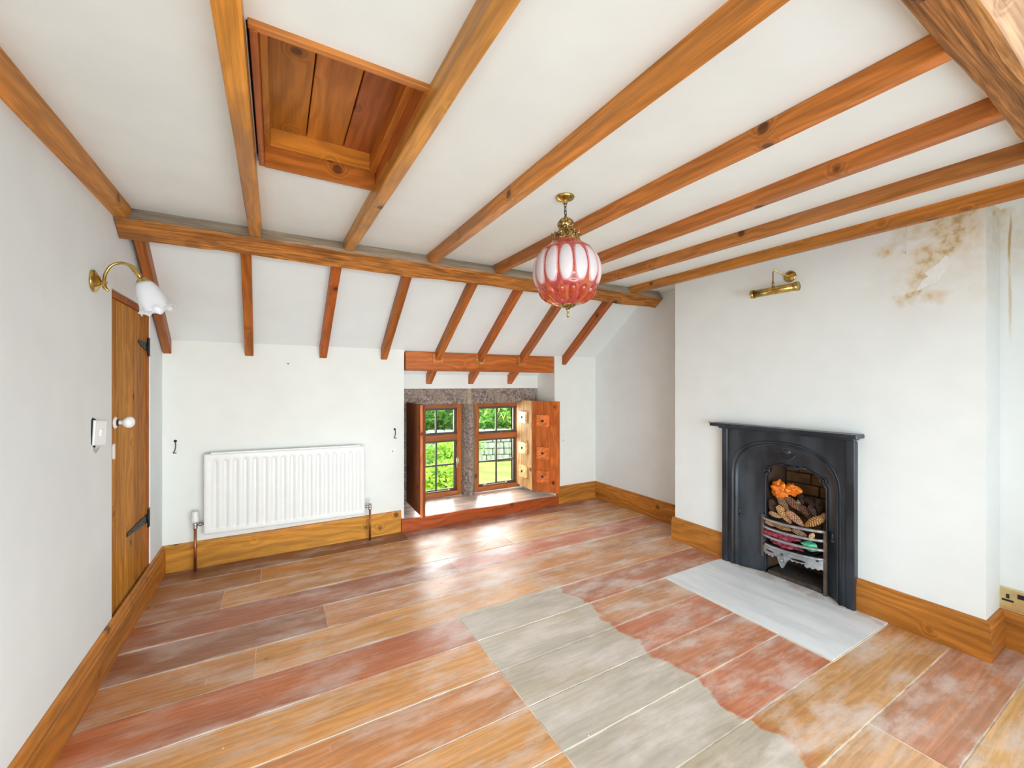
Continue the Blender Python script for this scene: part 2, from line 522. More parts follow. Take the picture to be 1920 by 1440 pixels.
def glass_thin():
    t = NT('window_glass')
    t.n.remove(t.b)
    tr = t.new('ShaderNodeBsdfTransparent'); tr.inputs[0].default_value = (.97, .985, .97, 1)
    gl = t.new('ShaderNodeBsdfGlossy'); gl.inputs[1].default_value = .03
    fr = t.new('ShaderNodeFresnel'); fr.inputs[0].default_value = 1.35
    mx = t.new('ShaderNodeMixShader')
    t.link(fr.outputs[0], mx.inputs[0]); t.link(tr.outputs[0], mx.inputs[1]); t.link(gl.outputs[0], mx.inputs[2])
    t.link(mx.outputs[0], t.out.inputs[0])
    return t.m
GLASS = glass_thin()
def red_glass(name='ruby_glass', ca=(216, 84, 96), cb=(238, 140, 96)):
    t = NT(name)
    tc = t.new('ShaderNodeTexCoord').outputs['Object']
    c = t.mix(t.ramp(t.noise(tc, 26, 3), .40, .60), lin(*ca), lin(*cb))
    t.link(c, t.b.inputs['Base Color']); t.set(rough=.06, trans=.62, ior=1.25, coat=.6)
    t.b.inputs['Coat Roughness'].default_value = .04
    return t.m
RUBY = red_glass()
def opal(name, col, coat=.3, tr=.0):
    t = NT(name)
    t.set(col=lin(*col), rough=.22, coat=coat, sub=.0)
    tl = t.new('ShaderNodeBsdfTranslucent'); tl.inputs[0].default_value = lin(*col)
    mx = t.new('ShaderNodeMixShader'); mx.inputs[0].default_value = .35
    t.link(t.b.outputs[0], mx.inputs[1]); t.link(tl.outputs[0], mx.inputs[2]); t.link(mx.outputs[0], t.out.inputs[0])
    return t.m
AMBER = red_glass('amber_glass', (206, 84, 52), (240, 146, 78)); OPAL = opal('opal_white_glass', (244, 242, 244))
FROST = opal('frosted_white_glass', (250, 250, 252))
PINK = opal('pink_edge_glass', (240, 178, 176))

# ------------------------------------------------------------------ room shell
XL, XA, XB, XC = -0.625, 2.95, 2.685, 2.90      # left wall, far alcove wall, chimney breast, near alcove wall
YB, YR = 3.38, 1.0
CZ = 2.005
def slope_z(y): return 1.48 + .75 * (3.38 - y)

fl = MB(); fl.box(-.8, 3.15, -.75, 3.95, -.12, -.0011)
FLOOR_O = obj('floor', fl, GAP, kind='structure')

m = MB()
nearz = lambda y: 2.005 - .75 * (.1 - y)
prof_low = [(-.75, 0), (2.448, 0), (2.448, 2.05), (.1, 2.05), (-.75, nearz(-.75) + .05)]
m.prism(prof_low, 0, XL - .16, XL)
m.prism([(3.093, 0), (3.98, 0), (3.98, 1.1), (3.38, 1.52), (3.093, slope_z(3.093) + .03)], 0, XL - .16, XL)
m.prism([(2.448, 1.622), (3.093, 1.622), (3.093, slope_z(3.093) + .03), (2.68, 2.05), (2.448, 2.05)], 0, XL - .16, XL)
m.prism([(2.448, 0), (3.093, 0), (3.093, .150), (2.448, .150)], 0, XL - .16, XL)
m.prism([(2.448, .150), (3.093, .150), (3.093, 1.622), (2.448, 1.622)], 0, XL - .16, XL - .06)
WALL_L = obj('wall_left', m, PL, kind='structure')

m = MB()
m.box(-.79, .912, YB, 3.98, 0, 1.50)
m.prism([(2.42, 3.38), (2.385, 3.64), (2.385, 3.735), (2.262, 3.735), (2.262, 3.98), (3.1, 3.98), (3.1, 3.38)], 2, 0, 1.50)
m.box(.912, 2.385, 3.64, 3.98, 1.157, 1.45)
m.box(.912, 2.262, 3.74, 3.98, 0, .125)
m.box(2.262, 2.36, 3.735, 3.98, 0, 1.157)
WALL_B = obj('wall_back', m, PL_BACK, kind='structure')

m = MB()
m.prism([(2.156, 0), (3.98, 0), (3.98, 1.1), (3.38, 1.52), (2.68, 2.05), (2.156, 2.05)], 0, XA, 3.1)
m.box(XB, XA + .15, 1.70, 2.156, 0, 2.05)
m.box(XB, XA + .15, .541, 1.04, 0, 2.05)
m.box(XB, XA + .15, 1.04, 1.70, .88, 2.05)
m.box(XB + .24, XA + .15, 1.04, 1.70, 0, .88)
m.prism([(-.75, 0), (.541, 0), (.541, 2.05), (.1, 2.05), (-.75, nearz(-.75) + .05)], 0, XC, 3.1)
WALL_R = obj('wall_right', m, PL_R, kind='structure')

m = MB()
for (a, b, c, d) in ((-.79, -.45, 0, 1.5), (1.95, 3.1, 0, 1.5), (-.45, 1.95, 0, .10), (-.45, 1.95, 1.46, 1.5)):  # opening invented to let the added rear fill lamp shine in
    m.box(a, b, -.75, -.62, c, d)
WALL_REAR = obj('wall_rear', m, PL, kind='structure')

HX0, HX1, HY0, HY1 = -.058, .372, 1.085, 1.75      # loft hatch hole
m = MB()
m.box(-.79, HX0, .1, 2.70, CZ, CZ + .06); m.box(HX1, 3.1, .1, 2.70, CZ, CZ + .06)
m.box(HX0, HX1, .1, HY0, CZ, CZ + .06); m.box(HX0, HX1, HY1, 2.70, CZ, CZ + .06)
obj('ceiling', m, PL_C, kind='structure')
m = MB()
m.prism([(2.68, 2.005), (3.38, 1.48), (3.46, 1.50), (2.74, 2.065), (2.68, 2.065)], 0, -.79, 3.1)
m.prism([(3.37, 1.4875), (3.66, 1.27), (3.66, 1.36), (3.37, 1.56)], 0, .90, 2.44)
obj('ceiling', m, PL_C, kind='structure')
m = MB()
m.prism([(.1, 2.005), (-.75, nearz(-.75)), (-.75, nearz(-.75) + .08), (.1, 2.085)], 0, -.79, 3.1)
obj('ceiling', m, PL_C, kind='structure')
m = MB()
m.box(-.8, 3.12, -.8, 4.0, 2.30, 2.36)
obj('roof', m, plain('roof_felt', lin(60, 58, 56), .9), kind='structure')
m = MB()
PO = []
for (y, z) in ((3.0, 0), ): pass

# stone lintel, mullion and jamb of the mullioned window
def stone(name, poly, axis, a0, a1, seed=0, mat=STONE):
    b = MB()
    n = 10
    rnd = random.Random(seed)
    for i in range(1):
        b.prism(poly, axis, a0, a1)
    return obj(name, b, mat, WALL_B)
stone('lintel_stone', [(3.64, 1.012), (3.98, 1.012), (3.98, 1.157), (3.647, 1.157), (3.637, 1.15), (3.637, 1.018)], 0, .912, 1.588)
stone('lintel_stone', [(3.64, 1.012), (3.98, 1.012), (3.98, 1.157), (3.647, 1.157), (3.637, 1.15), (3.637, 1.018)], 0, 1.632, 2.356)
stone('mortar_joint', [(3.642, 1.012), (3.98, 1.012), (3.98, 1.157), (3.642, 1.157)], 0, 1.588, 1.632, mat=MORTAR)
stone('mullion_stone', [(1.570, 3.745), (1.582, 3.70), (1.612, 3.652), (1.650, 3.652), (1.690, 3.70), (1.712, 3.745), (1.712, 3.95), (1.570, 3.95)], 2, .10, 1.012)
stone('jamb_stone', [(.912, 3.64), (1.02, 3.64), (1.085, 3.735), (1.085, 3.98), (.912, 3.98)], 2, .08, 1.012)

# ------------------------------------------------------------------ floor boards
C_ = lin
rows = [  # y0, y1, [(x0, x1, colour), ...]
    (3.160, 3.375, [(-.62, .9, (140, 88, 76)), (.9, 2.95, (172, 112, 98))]),
    (2.925, 3.160, [(-.62, -.08, (164, 102, 70)), (-.08, 1.25, (196, 124, 66)), (1.25, 2.95, (204, 140, 104))]),
    (2.690, 2.925, [(-.62, -.257, (166, 104, 76)), (-.257, 1.55, (204, 132, 72)), (1.55, 2.95, (214, 156, 112))]),
    (2.455, 2.690, [(-.62, 1.02, (168, 92, 68)), (1.02, 2.95, (206, 124, 108))]),
    (2.215, 2.455, [(-.62, .225, (156, 94, 74)), (.225, 1.95, (208, 140, 104)), (1.95, 2.95, (200, 142, 116))]),
    (1.985, 2.215, [(-.62, -.077, (192, 124, 84)), (-.077, 1.40, (212, 142, 92)), (1.40, 2.665, (204, 142, 112))]),
    (1.755, 1.985, [(-.62, .8135, (190, 102, 72)), (.8165, 2.665, (186, 116, 98))]),
    (1.525, 1.755, [(-.62, .8135, (214, 142, 94)), (.8165, 2.088, (200, 140, 116))]),
    (1.305, 1.525, [(-.62, .8135, (208, 130, 92)), (.8165, 2.088, (202, 124, 104))]),
    (1.088, 1.305, [(-.62, .8135, (216, 148, 108)), (.8165, 2.088, (202, 128, 104))]),
    (.866, 1.088, [(-.62, .8135, (220, 150, 104)), (.8165, 2.088, (196, 120, 98))]),
    (.646, .866, [(-.62, .8135, (216, 150, 104)), (.8165, 2.665, (206, 144, 94))]),
    (.428, .646, [(-.62, 1.12, (214, 150, 110)), (1.12, 1.822, (216, 160, 128)), (1.825, 2.885, (194, 128, 106))]),
    (.210, .428, [(-.62, 1.6, (214, 152, 112)), (1.6, 2.885, (220, 162, 112))]),
    (-.01, .210, [(-.62, 1.9, (208, 146, 108)), (1.9, 2.885, (206, 140, 106))]),
    (-.23, -.01, [(-.62, 2.885, (200, 136, 96))]),
    (-.45, -.23, [(-.62, 2.885, (206, 142, 104))]),
    (-.62, -.45, [(-.62, 2.885, (196, 130, 92))]),
]
rnd = random.Random(4)
for (y0, y1, segs) in rows:
    for (x0, x1, c) in segs:
        g = .0016
        dz = rnd.uniform(-.0006, .0008)
        b = MB()
        yy0, yy1 = y0 + g, y1 - g
        poly = [(yy0 + .002, dz), (yy1 - .002, dz), (yy1, dz - .003), (yy1, -.012), (yy0, -.012), (yy0, dz - .003)]
        b.prism(poly[::-1], 0, x0 + .0012, x1 - .0012)
        gy = sum(c) / 3
        kb = .80 if x1 < 1.7 and x0 < .5 else .90
        c = [min(255, (v_ * .93 + gy * .07) * 1.05) for v_ in c]; c[1] *= 1.02; c[2] *= kb
        obj('floorboard', b, FLOOR, FLOOR_O, col=C_(*c))

# hearth slab
b = MB()
hp = [(2.094, .868), (2.094, 1.755), (2.62, 1.755), (2.66, 1.745), (2.66, 1.55), (2.72, 1.49), (2.90, 1.49), (2.90, 1.15), (2.72, 1.15), (2.665, 1.05), (2.665, .868)]
b.prism(hp[::-1], 2, -.02, .004)
obj('hearth_slab', b, HEARTH, label='pale grey screeded hearth slab set into the floor before the fireplace', cat='hearth')
b = MB()
for (x0, x1, y0, y1) in ((2.086, 2.094, .862, 1.760), (2.094, 2.62, .862, .868), (2.094, 2.6, 1.755, 1.762)):
    b.box(x0, x1, y0, y1, -.015, .0025)
obj('filler_strip', b, plain('pale_filler', lin(226, 212, 192), .8), FLOOR_O)

# ------------------------------------------------------------------ skirting boards
SK = [(0, 0), (.020, 0), (.020, .122), (.0165, .126), (.0165, .130), (.0185, .134), (.0185, .142), (.013, .150), (.012, .156), (.0145, .160), (.012, .168), (.005, .172), (0, .172)]
def skirting(name, segs, mat, col):
    """segs: list of (p0, p1, inward normal, mitre0, mitre1)"""
    b = MB()
    for (p0, p1, nrm, m0, m1) in segs:
        d = Vector((p1[0] - p0[0], p1[1] - p0[1])).normalized()
        A = []; B = []
        for (o, z) in SK:
            A.append((p0[0] + nrm[0] * o + d.x * o * m0, p0[1] + nrm[1] * o + d.y * o * m0, z))
            B.append((p1[0] + nrm[0] * o - d.x * o * m1, p1[1] + nrm[1] * o - d.y * o * m1, z))
        n = len(SK)
        fs = [[i, (i + 1) % n, (i + 1) % n + n, i + n] for i in range(n)] + [list(range(n))[::-1], list(range(n, 2 * n))]
        cr = d.x * nrm[1] - d.y * nrm[0]
        if cr > 0: fs = [f[::-1] for f in fs]
        b.add(A + B, fs)
    return obj(name, b, mat, kind='structure', col=col)
SKC = C_(198, 132, 62)
skirting('baseboard_left', [((XL, -.6), (XL, 3.38), (1, 0), 0, 1)], WY, C_(190, 122, 54))
skirting('baseboard_back', [((XL, YB), (.885, YB), (0, -1), 1, 0)], WX, C_(204, 140, 58))
skirting('baseboard_back', [((2.432, YB), (XA, YB), (0, -1), 0, 1)], WX, C_(190, 124, 58))
skirting('baseboard_right', [((XA, 2.156), (XA, YB), (-1, 0), 0, 1)], WY, C_(192, 126, 58))
skirting('baseboard_right', [((XB, 1.745), (XB, 2.176), (-1, 0), 0, 0)], WY, C_(194, 128, 62))
skirting('baseboard_right', [((XB, .541), (XB, 1.003), (-1, 0), -1, 0)], WY, C_(192, 124, 58))
skirting('baseboard_right', [((XB, .541), (XC, .541), (0, -1), -1, 1)], WX, C_(190, 122, 60))
skirting('baseboard_right', [((XC, -.6), (XC, .541), (-1, 0), 0, 1)], WY, C_(192, 126, 60))
skirting('baseboard_rear', [((-.62, -.62), (2.9, -.62), (0, 1), 0, 0)], WX, SKC)

# ------------------------------------------------------------------ beams
def sweep(name, p0, p1, up, poly, mat, col=None, nseg=12, wob=.0015, seed=0, label=None, cat=None, group=None, face_mat=None, parent=None):
    """poly in local (y, z) swept along local x from p0 to p1 with slight hand-hewn wander"""
    p0 = Vector(p0); p1 = Vector(p1)
    L = (p1 - p0).length
    X = (p1 - p0).normalized(); Z = Vector(up); Z = (Z - X * Z.dot(X)).normalized(); Y = Z.cross(X)
    M = Matrix((X, Y, Z)).transposed().to_4x4(); M.translation = p0
    b = MB(); n = len(poly)
    vs = []
    for k in range(nseg + 1):
        x = L * k / nseg
        for i, (a, c) in enumerate(poly):
            j = Vector((x * 2.5, i * 3.1 + seed * 7.7, 0)); j2 = Vector((x * 2.5, i * 5.3, seed * 9.1 + 3))
            q = Vector((x * 11, i * 3.3, seed * 3.1)); 
            vs.append((x, a + wob * (mnoise.noise(j) * 2 + mnoise.noise(q)), c + wob * (mnoise.noise(j2) * 2 + mnoise.noise(q + Vector((5, 5, 5))))))
    fs = []; fm = []
    for k in range(nseg):
        for i in range(n):
            j = (i + 1) % n
            fs.append([k * n + i, (k + 1) * n + i, (k + 1) * n + j, k * n + j]); fm.append(i)
    fs.append(list(range(n))); fs.append([nseg * n + i for i in range(n)][::-1]); fm += [-1, -1]
    b.add(vs, fs)
    if face_mat: b.m = [face_mat.get(i, 0) for i in fm]
    o = obj(name, b, mat, local=True, label=label, cat=cat, group=group, col=col, parent=parent)
    o.matrix_world = M
    o.location = M.translation; o.rotation_euler = M.to_euler()
    return o

def rect(w, h, c=.003):
    """rectangle, y from -w/2..w/2, z 0..h with small chamfers; clockwise seen from -x"""
    return [(-w / 2 + c, 0), (w / 2 - c, 0), (w / 2, c), (w / 2, h - c), (w / 2 - c, h), (-w / 2 + c, h), (-w / 2, h - c), (-w / 2, c)]

JG = 'flat ceiling joists'
jo = [  # x near, x far, width, colour, label
    (-.598, -.598, .056, (206, 138, 62), 'stained pine ceiling joist running tight along the left wall'),
    (-.085, -.088, .052, (216, 150, 66), 'golden pine ceiling joist along the left side of the loft hatch'),
    (.398, .356, .050, (212, 150, 78), 'pale pine ceiling joist with a big knot, along the right side of the loft hatch'),
    (.848, .840, .046, (206, 134, 66), 'orange pine ceiling joist between hatch and pendant lamp, scraped pale near the purlin'),
    (1.330, 1.304, .046, (196, 122, 60), 'pine ceiling joist passing directly behind the brass crown of the pendant lamp'),
    (1.763, 1.735, .050, (186, 114, 58), 'dark-ended pine ceiling joist, third from the chimney breast'),
    (2.182, 2.098, .044, (182, 118, 66), 'greyish brown ceiling joist, next but one to the chimney breast'),
    (2.576, 2.560, .046, (202, 132, 62), 'orange pine ceiling joist nearest the chimney breast'),
]
for i, (xn, xf_, w, c, lb) in enumerate(jo):
    sweep('ceiling_joist', (xn, .30, 1.945), (xf_, 2.487, 1.945), (0, 0, 1), rect(w, .062), JO, C_(*c), 10, .0012, i + 1, lb, 'beam', JG)
jg_pale = None

# far purlin: old hewn timber set square to the roof slope
PUR = wood('old_hewn_oak', 0, rough=.65, knots=.9, ring=.5, grainstr=1.1, kscale=4, weather=lin(122, 84, 60), wf=.7, dark=(40, 26, 20))
PURG = wood('old_grey_oak', 0, tint=lin(168, 152, 150), rough=.8, knots=.4, ring=.2, grainstr=.6)
pp = [(2.460, 1.938), (2.466, 1.948), (2.520, 2.018), (2.60, 2.10), (2.64, 2.08), (2.59, 1.93), (2.548, 1.872), (2.538, 1.868), (2.50, 1.902), (2.466, 1.928)]
sweep('purlin', (XL + .003, 0, 0), (2.905, 0, 0), (0, 0, 1), [(p[0], p[1]) for p in pp], [PUR, PURG], C_(186, 122, 66), 46, .005, 3,
      'long old hewn timber purlin crossing the room under the sloping ceiling', 'beam', 'old roof purlins', face_mat={0: 1, 1: 1, 2: 1})
pn = [(.323, 1.945), (.280, 2.02), (.20, 2.10), (.10, 2.03), (.155, 1.995), (.228, 1.884), (.240, 1.879), (.30, 1.925)]
PUR2 = wood('pale_hewn_oak', 0, tint=lin(228, 190, 176), rough=.65, knots=.5, grainstr=.5, weather=lin(236, 220, 206))
sweep('purlin', (-.60, 0, 0), (2.88, 0, 0), (0, 0, 1), [(p[0], p[1]) for p in pn][::-1], [PUR, PUR2], C_(196, 140, 92), 40, .003, 8,
      'rough sawn old purlin overhead at the top right corner with a dark knot', 'beam', 'old roof purlins', face_mat={2: 1, 3: 1})
# big knot cavity on the near purlin
b = MB(); b.smooth = True
kc = Vector((.975, .287, 1.9135))
def knotf(i, j):
    a = 2 * pi * i / 20; r = j / 5
    ux = Vector((1, 0, 0)); uy = Vector((0, .8, .6)); nn = Vector((0, .6, -.8))
    w_ = 1 + .3 * mnoise.noise(Vector((cos(a) * 1.5, sin(a) * 1.5, 2)))
    return kc + ux * (.075 * r * cos(a) * w_) + uy * (.034 * r * sin(a) * w_) + nn * (.004 * (1 - r ** 2) + .002 + .002 * mnoise.noise(Vector((i, j, 0))))
b.grid(20, 6, knotf, wrap=True)
NEARP = [o for o in bpy.data.objects if o.name.startswith('purlin')][-1]
KN = NT('dark_knot'); _tc = KN.new('ShaderNodeTexCoord').outputs['Object']
KN.link(KN.mix(KN.ramp(KN.noise(_tc, 60, 4), .4, .6), lin(44, 28, 20), lin(150, 106, 66)), KN.b.inputs['Base Color']); KN.set(rough=.9)
ko = obj('knot', b, KN.m)
ko.parent = NEARP
ko.location = Vector(ko.location) - Vector(NEARP.location)

# rafters under the slope
RG = 'rafters on the sloping ceiling'
sl = Vector((0, 3.38 - 2.62, slope_z(3.38) - slope_z(2.62))).normalized()
def rz(y): return 1.43 + .75 * (3.33 - y)
def rafter(x0, x1, w, yend, c, lb, seed, name='rafter', y0=2.60, cat='beam', group=RG):
    # cross-section plumb cut at the lower end
    b = MB()
    n = 10; h = .088
    ys = [y0 + (yend - y0) * k / n for k in range(n + 1)]
    base = Vector((x0, y0, rz(y0)))
    L = (yend - y0) / .8
    X = Vector(((x1 - x0), yend - y0, rz(yend) - rz(y0))).normalized()
    Yv = Vector((0, 0, 1)).cross(X).normalized(); Zv = X.cross(Yv)
    M = Matrix((X, Yv, Zv)).transposed().to_4x4(); M.translation = base
    Mi = M.inverted()
    vs = []
    for k, y in enumerate(ys):
        f = k / n; x = x0 + (x1 - x0) * f
        wb = .0012 * mnoise.noise(Vector((y * 9, seed * 4.4, 0)))
        z = rz(y)
        for (a, c_) in ((-w / 2 + .003, 0), (w / 2 - .003, 0), (w / 2, .003), (w / 2, h), (-w / 2, h), (-w / 2, .003)):
            vs.append(Mi @ Vector((x + a + wb, y, z + c_ + wb)))
    fs = []
    m_ = 6
    for k in range(n):
        for i in range(m_):
            j = (i + 1) % m_
            fs.append([k * m_ + i, k * m_ + j, (k + 1) * m_ + j, (k + 1) * m_ + i])
    fs.append(list(range(m_))[::-1]); fs.append([n * m_ + i for i in range(m_)])
    b.add(vs, fs)
    o = obj(name, b, JO, local=True, label=lb, cat=cat, group=group, col=C_(*c))
    o.location = M.translation; o.rotation_euler = M.to_euler()
    return o
rafter(-.585, -.600, .042, 3.378, (180, 106, 58), 'slim rafter in the left corner behind the glass wall lamp', 1)
rafter(-.140, -.158, .050, 3.378, (176, 104, 48), 'rafter on the slope above the radiator, left of the two bare nail holes', 2)
rafter(.325, .307, .050, 3.378, (184, 98, 48), 'reddish rafter on the slope above the right end of the radiator', 3)
rafter(.757, .750, .050, 3.378, (178, 104, 52), 'rafter ending on the back wall just left of the window recess', 4)
rafter(1.237, 1.200, .048, 3.372, (188, 110, 50), 'leftmost rafter landing on the wooden bressummer over the window', 5)
rafter(1.622, 1.597, .044, 3.372, (192, 106, 54), 'middle rafter landing on the wooden bressummer over the window', 6)
rafter(2.050, 2.038, .048, 3.372, (192, 108, 56), 'right-hand rafter landing on the wooden bressummer, below the pendant lamp', 7)
rafter(2.530, 2.536, .050, 3.378, (184, 104, 54), 'rightmost rafter, ending clear of the recess near the alcove corner', 8)
RS = 'rafter feet behind the bressummer'
for (x, lb) in ((1.208, 'left rafter foot showing under the bressummer in the window recess'),
                (1.622, 'middle rafter foot showing under the bressummer in the window recess'),
                (2.050, 'right rafter foot showing under the bressummer in the window recess')):
    rafter(x, x, .052, 3.638, (200, 116, 68), lb, x, 'short_rafter', y0=3.47, group=RS)

# bressummer over the recess
BR = empty('bressummer', (1.667, 3.42, 1.312), 'squared orange pine bressummer beam spanning the window recess', 'beam')
b = MB(); b.bbox_b(.922, 2.408, 3.374, 3.468, 1.312, 1.472, .005)
obj('beam_body', b, WX, BR, col=C_(192, 106, 50))
for x in (1.20, 1.597, 2.038):
    b = MB()
    b.bbox_b(x - .046, x + .044, 3.368, 3.376, 1.372, 1.455, .001)
    p = obj('rafter_plate', b, WX, BR, col=C_(200, 128, 74))
b = MB(); b.bbox_b(1.585, 1.625, 3.355, 3.368, 1.380, 1.392, .001)
obj('wedge', b, WX, BR, col=C_(226, 190, 150))

# ------------------------------------------------------------------ loft hatch
HT = empty('loft_hatch', ((HX0 + HX1) / 2, (HY0 + HY1) / 2, 1.99), 'recessed boarded loft hatch between two ceiling joists', 'hatch')
hc = (188, 118, 56)
def hb(name, x0, x1, y0, y1, z0, z1, mat, c, bb=.002):
    b = MB(); b.bbox_b(x0, x1, y0, y1, z0, z1, bb)
    return obj(name, b, mat, HT, col=C_(*c))
hb('lining_board', HX0 + .006, HX0 + .022, HY0 + .004, HY1 - .002, 1.988, 2.075, WY, (176, 100, 52))
hb('lining_board', HX1 - .022, HX1 - .006, HY0 + .004, HY1 - .002, 1.988, 2.075, WY, (182, 104, 50))
hb('lining_board', HX0 + .022, HX1 - .022, HY1 - .020, HY1 - .003, 1.985, 2.075, WX, (188, 112, 50))
hb('lining_board', HX0 + .004, HX1 - .004, HY0 - .010, HY0 + .010, 1.992, 2.075, WX, (196, 126, 70))
hb('stop_bead', HX0 + .022, HX0 + .040, HY0 + .010, HY1 - .020, 2.052, 2.14, WY, (196, 130, 58))
hb('stop_bead', HX1 - .046, HX1 - .022, HY0 + .010, HY1 - .020, 2.052, 2.14, WY, (192, 118, 52))
hb('stop_bead', HX0 + .040, HX1 - .046, HY1 - .042, HY1 - .020, 2.052, 2.14, WX, (198, 128, 54))
hb('stop_bead', HX0 + .040, HX1 - .046, HY0 + .010, HY0 + .03, 2.052, 2.14, WX, (190, 120, 56))
xs = [HX0 + .030, .098, .226, HX1 - .03]
for k, c in enumerate(((184, 122, 54), (188, 120, 56), (176, 102, 58))):
    hb('hatch_board', xs[k] + .0018, xs[k + 1] - .0018, HY0 + .02, HY1 - .03, 2.115, 2.137, WY, c, .002)
b = MB(); b.box(HX0 - .03, HX1 + .03, HY0 - .03, HY1 + .03, 2.142, 2.16)
obj('backing', b, DARK, HT)
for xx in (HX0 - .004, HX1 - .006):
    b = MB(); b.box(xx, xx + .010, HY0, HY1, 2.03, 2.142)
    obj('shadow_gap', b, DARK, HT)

# ------------------------------------------------------------------ cupboard door in the left wall
D = empty('door_1', (XL - .02, 2.77, .165), kind='structure')
DX = XL - .012
ys = [2.450, 2.560, 2.690, 2.815, 2.935, 3.052]
for k in range(5):
    b = MB()
    y0, y1 = ys[k] + .0012, ys[k + 1] - .0012
    b.prism([(DX - .022, y0), (DX - .022, y1), (DX - .004, y1), (DX, y1 - .004), (DX, y0 + .004), (DX - .004, y0)], 2, .152, 1.586)
    obj('door_board', b, WZ, D, col=C_(*[(196, 134, 58), (202, 140, 62), (198, 136, 60), (188, 124, 54), (180, 116, 50)][k]))
b = MB()
b.bbox_b(DX - .04, DX + .006, 3.056, 3.092, .151, 1.620, .002)
b.bbox_b(DX - .04, DX + .006, 2.450, 3.056, 1.590, 1.620, .002)
obj('door_frame', b, WZ, D, col=C_(178, 106, 52))
def hinge(z, y_in, dz):
    b = MB()
    x = DX + .002
    b.prism([(3.056, z - .024), (3.056, z + .024), (y_in, z + dz + .009), (y_in, z + dz - .009)], 0, x, x + .004)
    b.box(DX + .006, DX + .011, 3.056, 3.090, z - .052, z + .052)
    b.smooth = True
    b.tube([(DX + .011, 3.053, z - .05), (DX + .011, 3.053, z + .05)], .005, 8)
    for f in (.2, .5, .8):
        b.lathe([(.004, 0), (.003, .003)], 8)
        n0 = len(b.v) - 16
        yy = 3.05 + (y_in - 3.05) * f
        for i in range(n0, len(b.v)):
            p = b.v[i]; b.v[i] = Vector((x + .004 + p.z, yy + p.x, z + dz * f + p.y))
    obj('hinge', b, BLACK, D)
hinge(1.410, 2.90, .018); hinge(.440, 2.70, .018)
def along_x(b, c, sgn=1):
    b.v = [Vector((c[0] + sgn * p.z, c[1] + p.x, c[2] + p.y)) for p in b.v]
b = MB(); b.smooth = True
b.lathe([(.001, .0), (.027, .001), (.029, .005), (.022, .009), (.015, .011)], 28); along_x(b, (DX, 2.527, 1.024))
kn = obj('door_knob', b, CHINA, D)
b = MB(); b.smooth = True
b.lathe([(.010, .009), (.016, .011), (.016, .015), (.009, .017)], 24); along_x(b, (DX, 2.527, 1.024))
obj('knob_collar', b, BLACK, kn)
b = MB(); b.smooth = True
b.lathe([(.009, .014), (.010, .020), (.009, .026), (.014, .032), (.022, .038), (.0265, .047), (.0265, .055), (.022, .064), (.012, .070), (.001, .072)], 28); along_x(b, (DX, 2.527, 1.024))
obj('knob_ball', b, CHINA, kn)
b = MB()
pts = [(.011 * cos(a), .011 * sin(a) + (.024 if sin(a) >= 0 else -.024)) for a in [2 * pi * k / 24 for k in range(24)]]
b.prism([(2.512 + p[0], .895 + p[1]) for p in pts], 0, DX, DX + .005)
obj('key_escutcheon', b, CHINA, D)

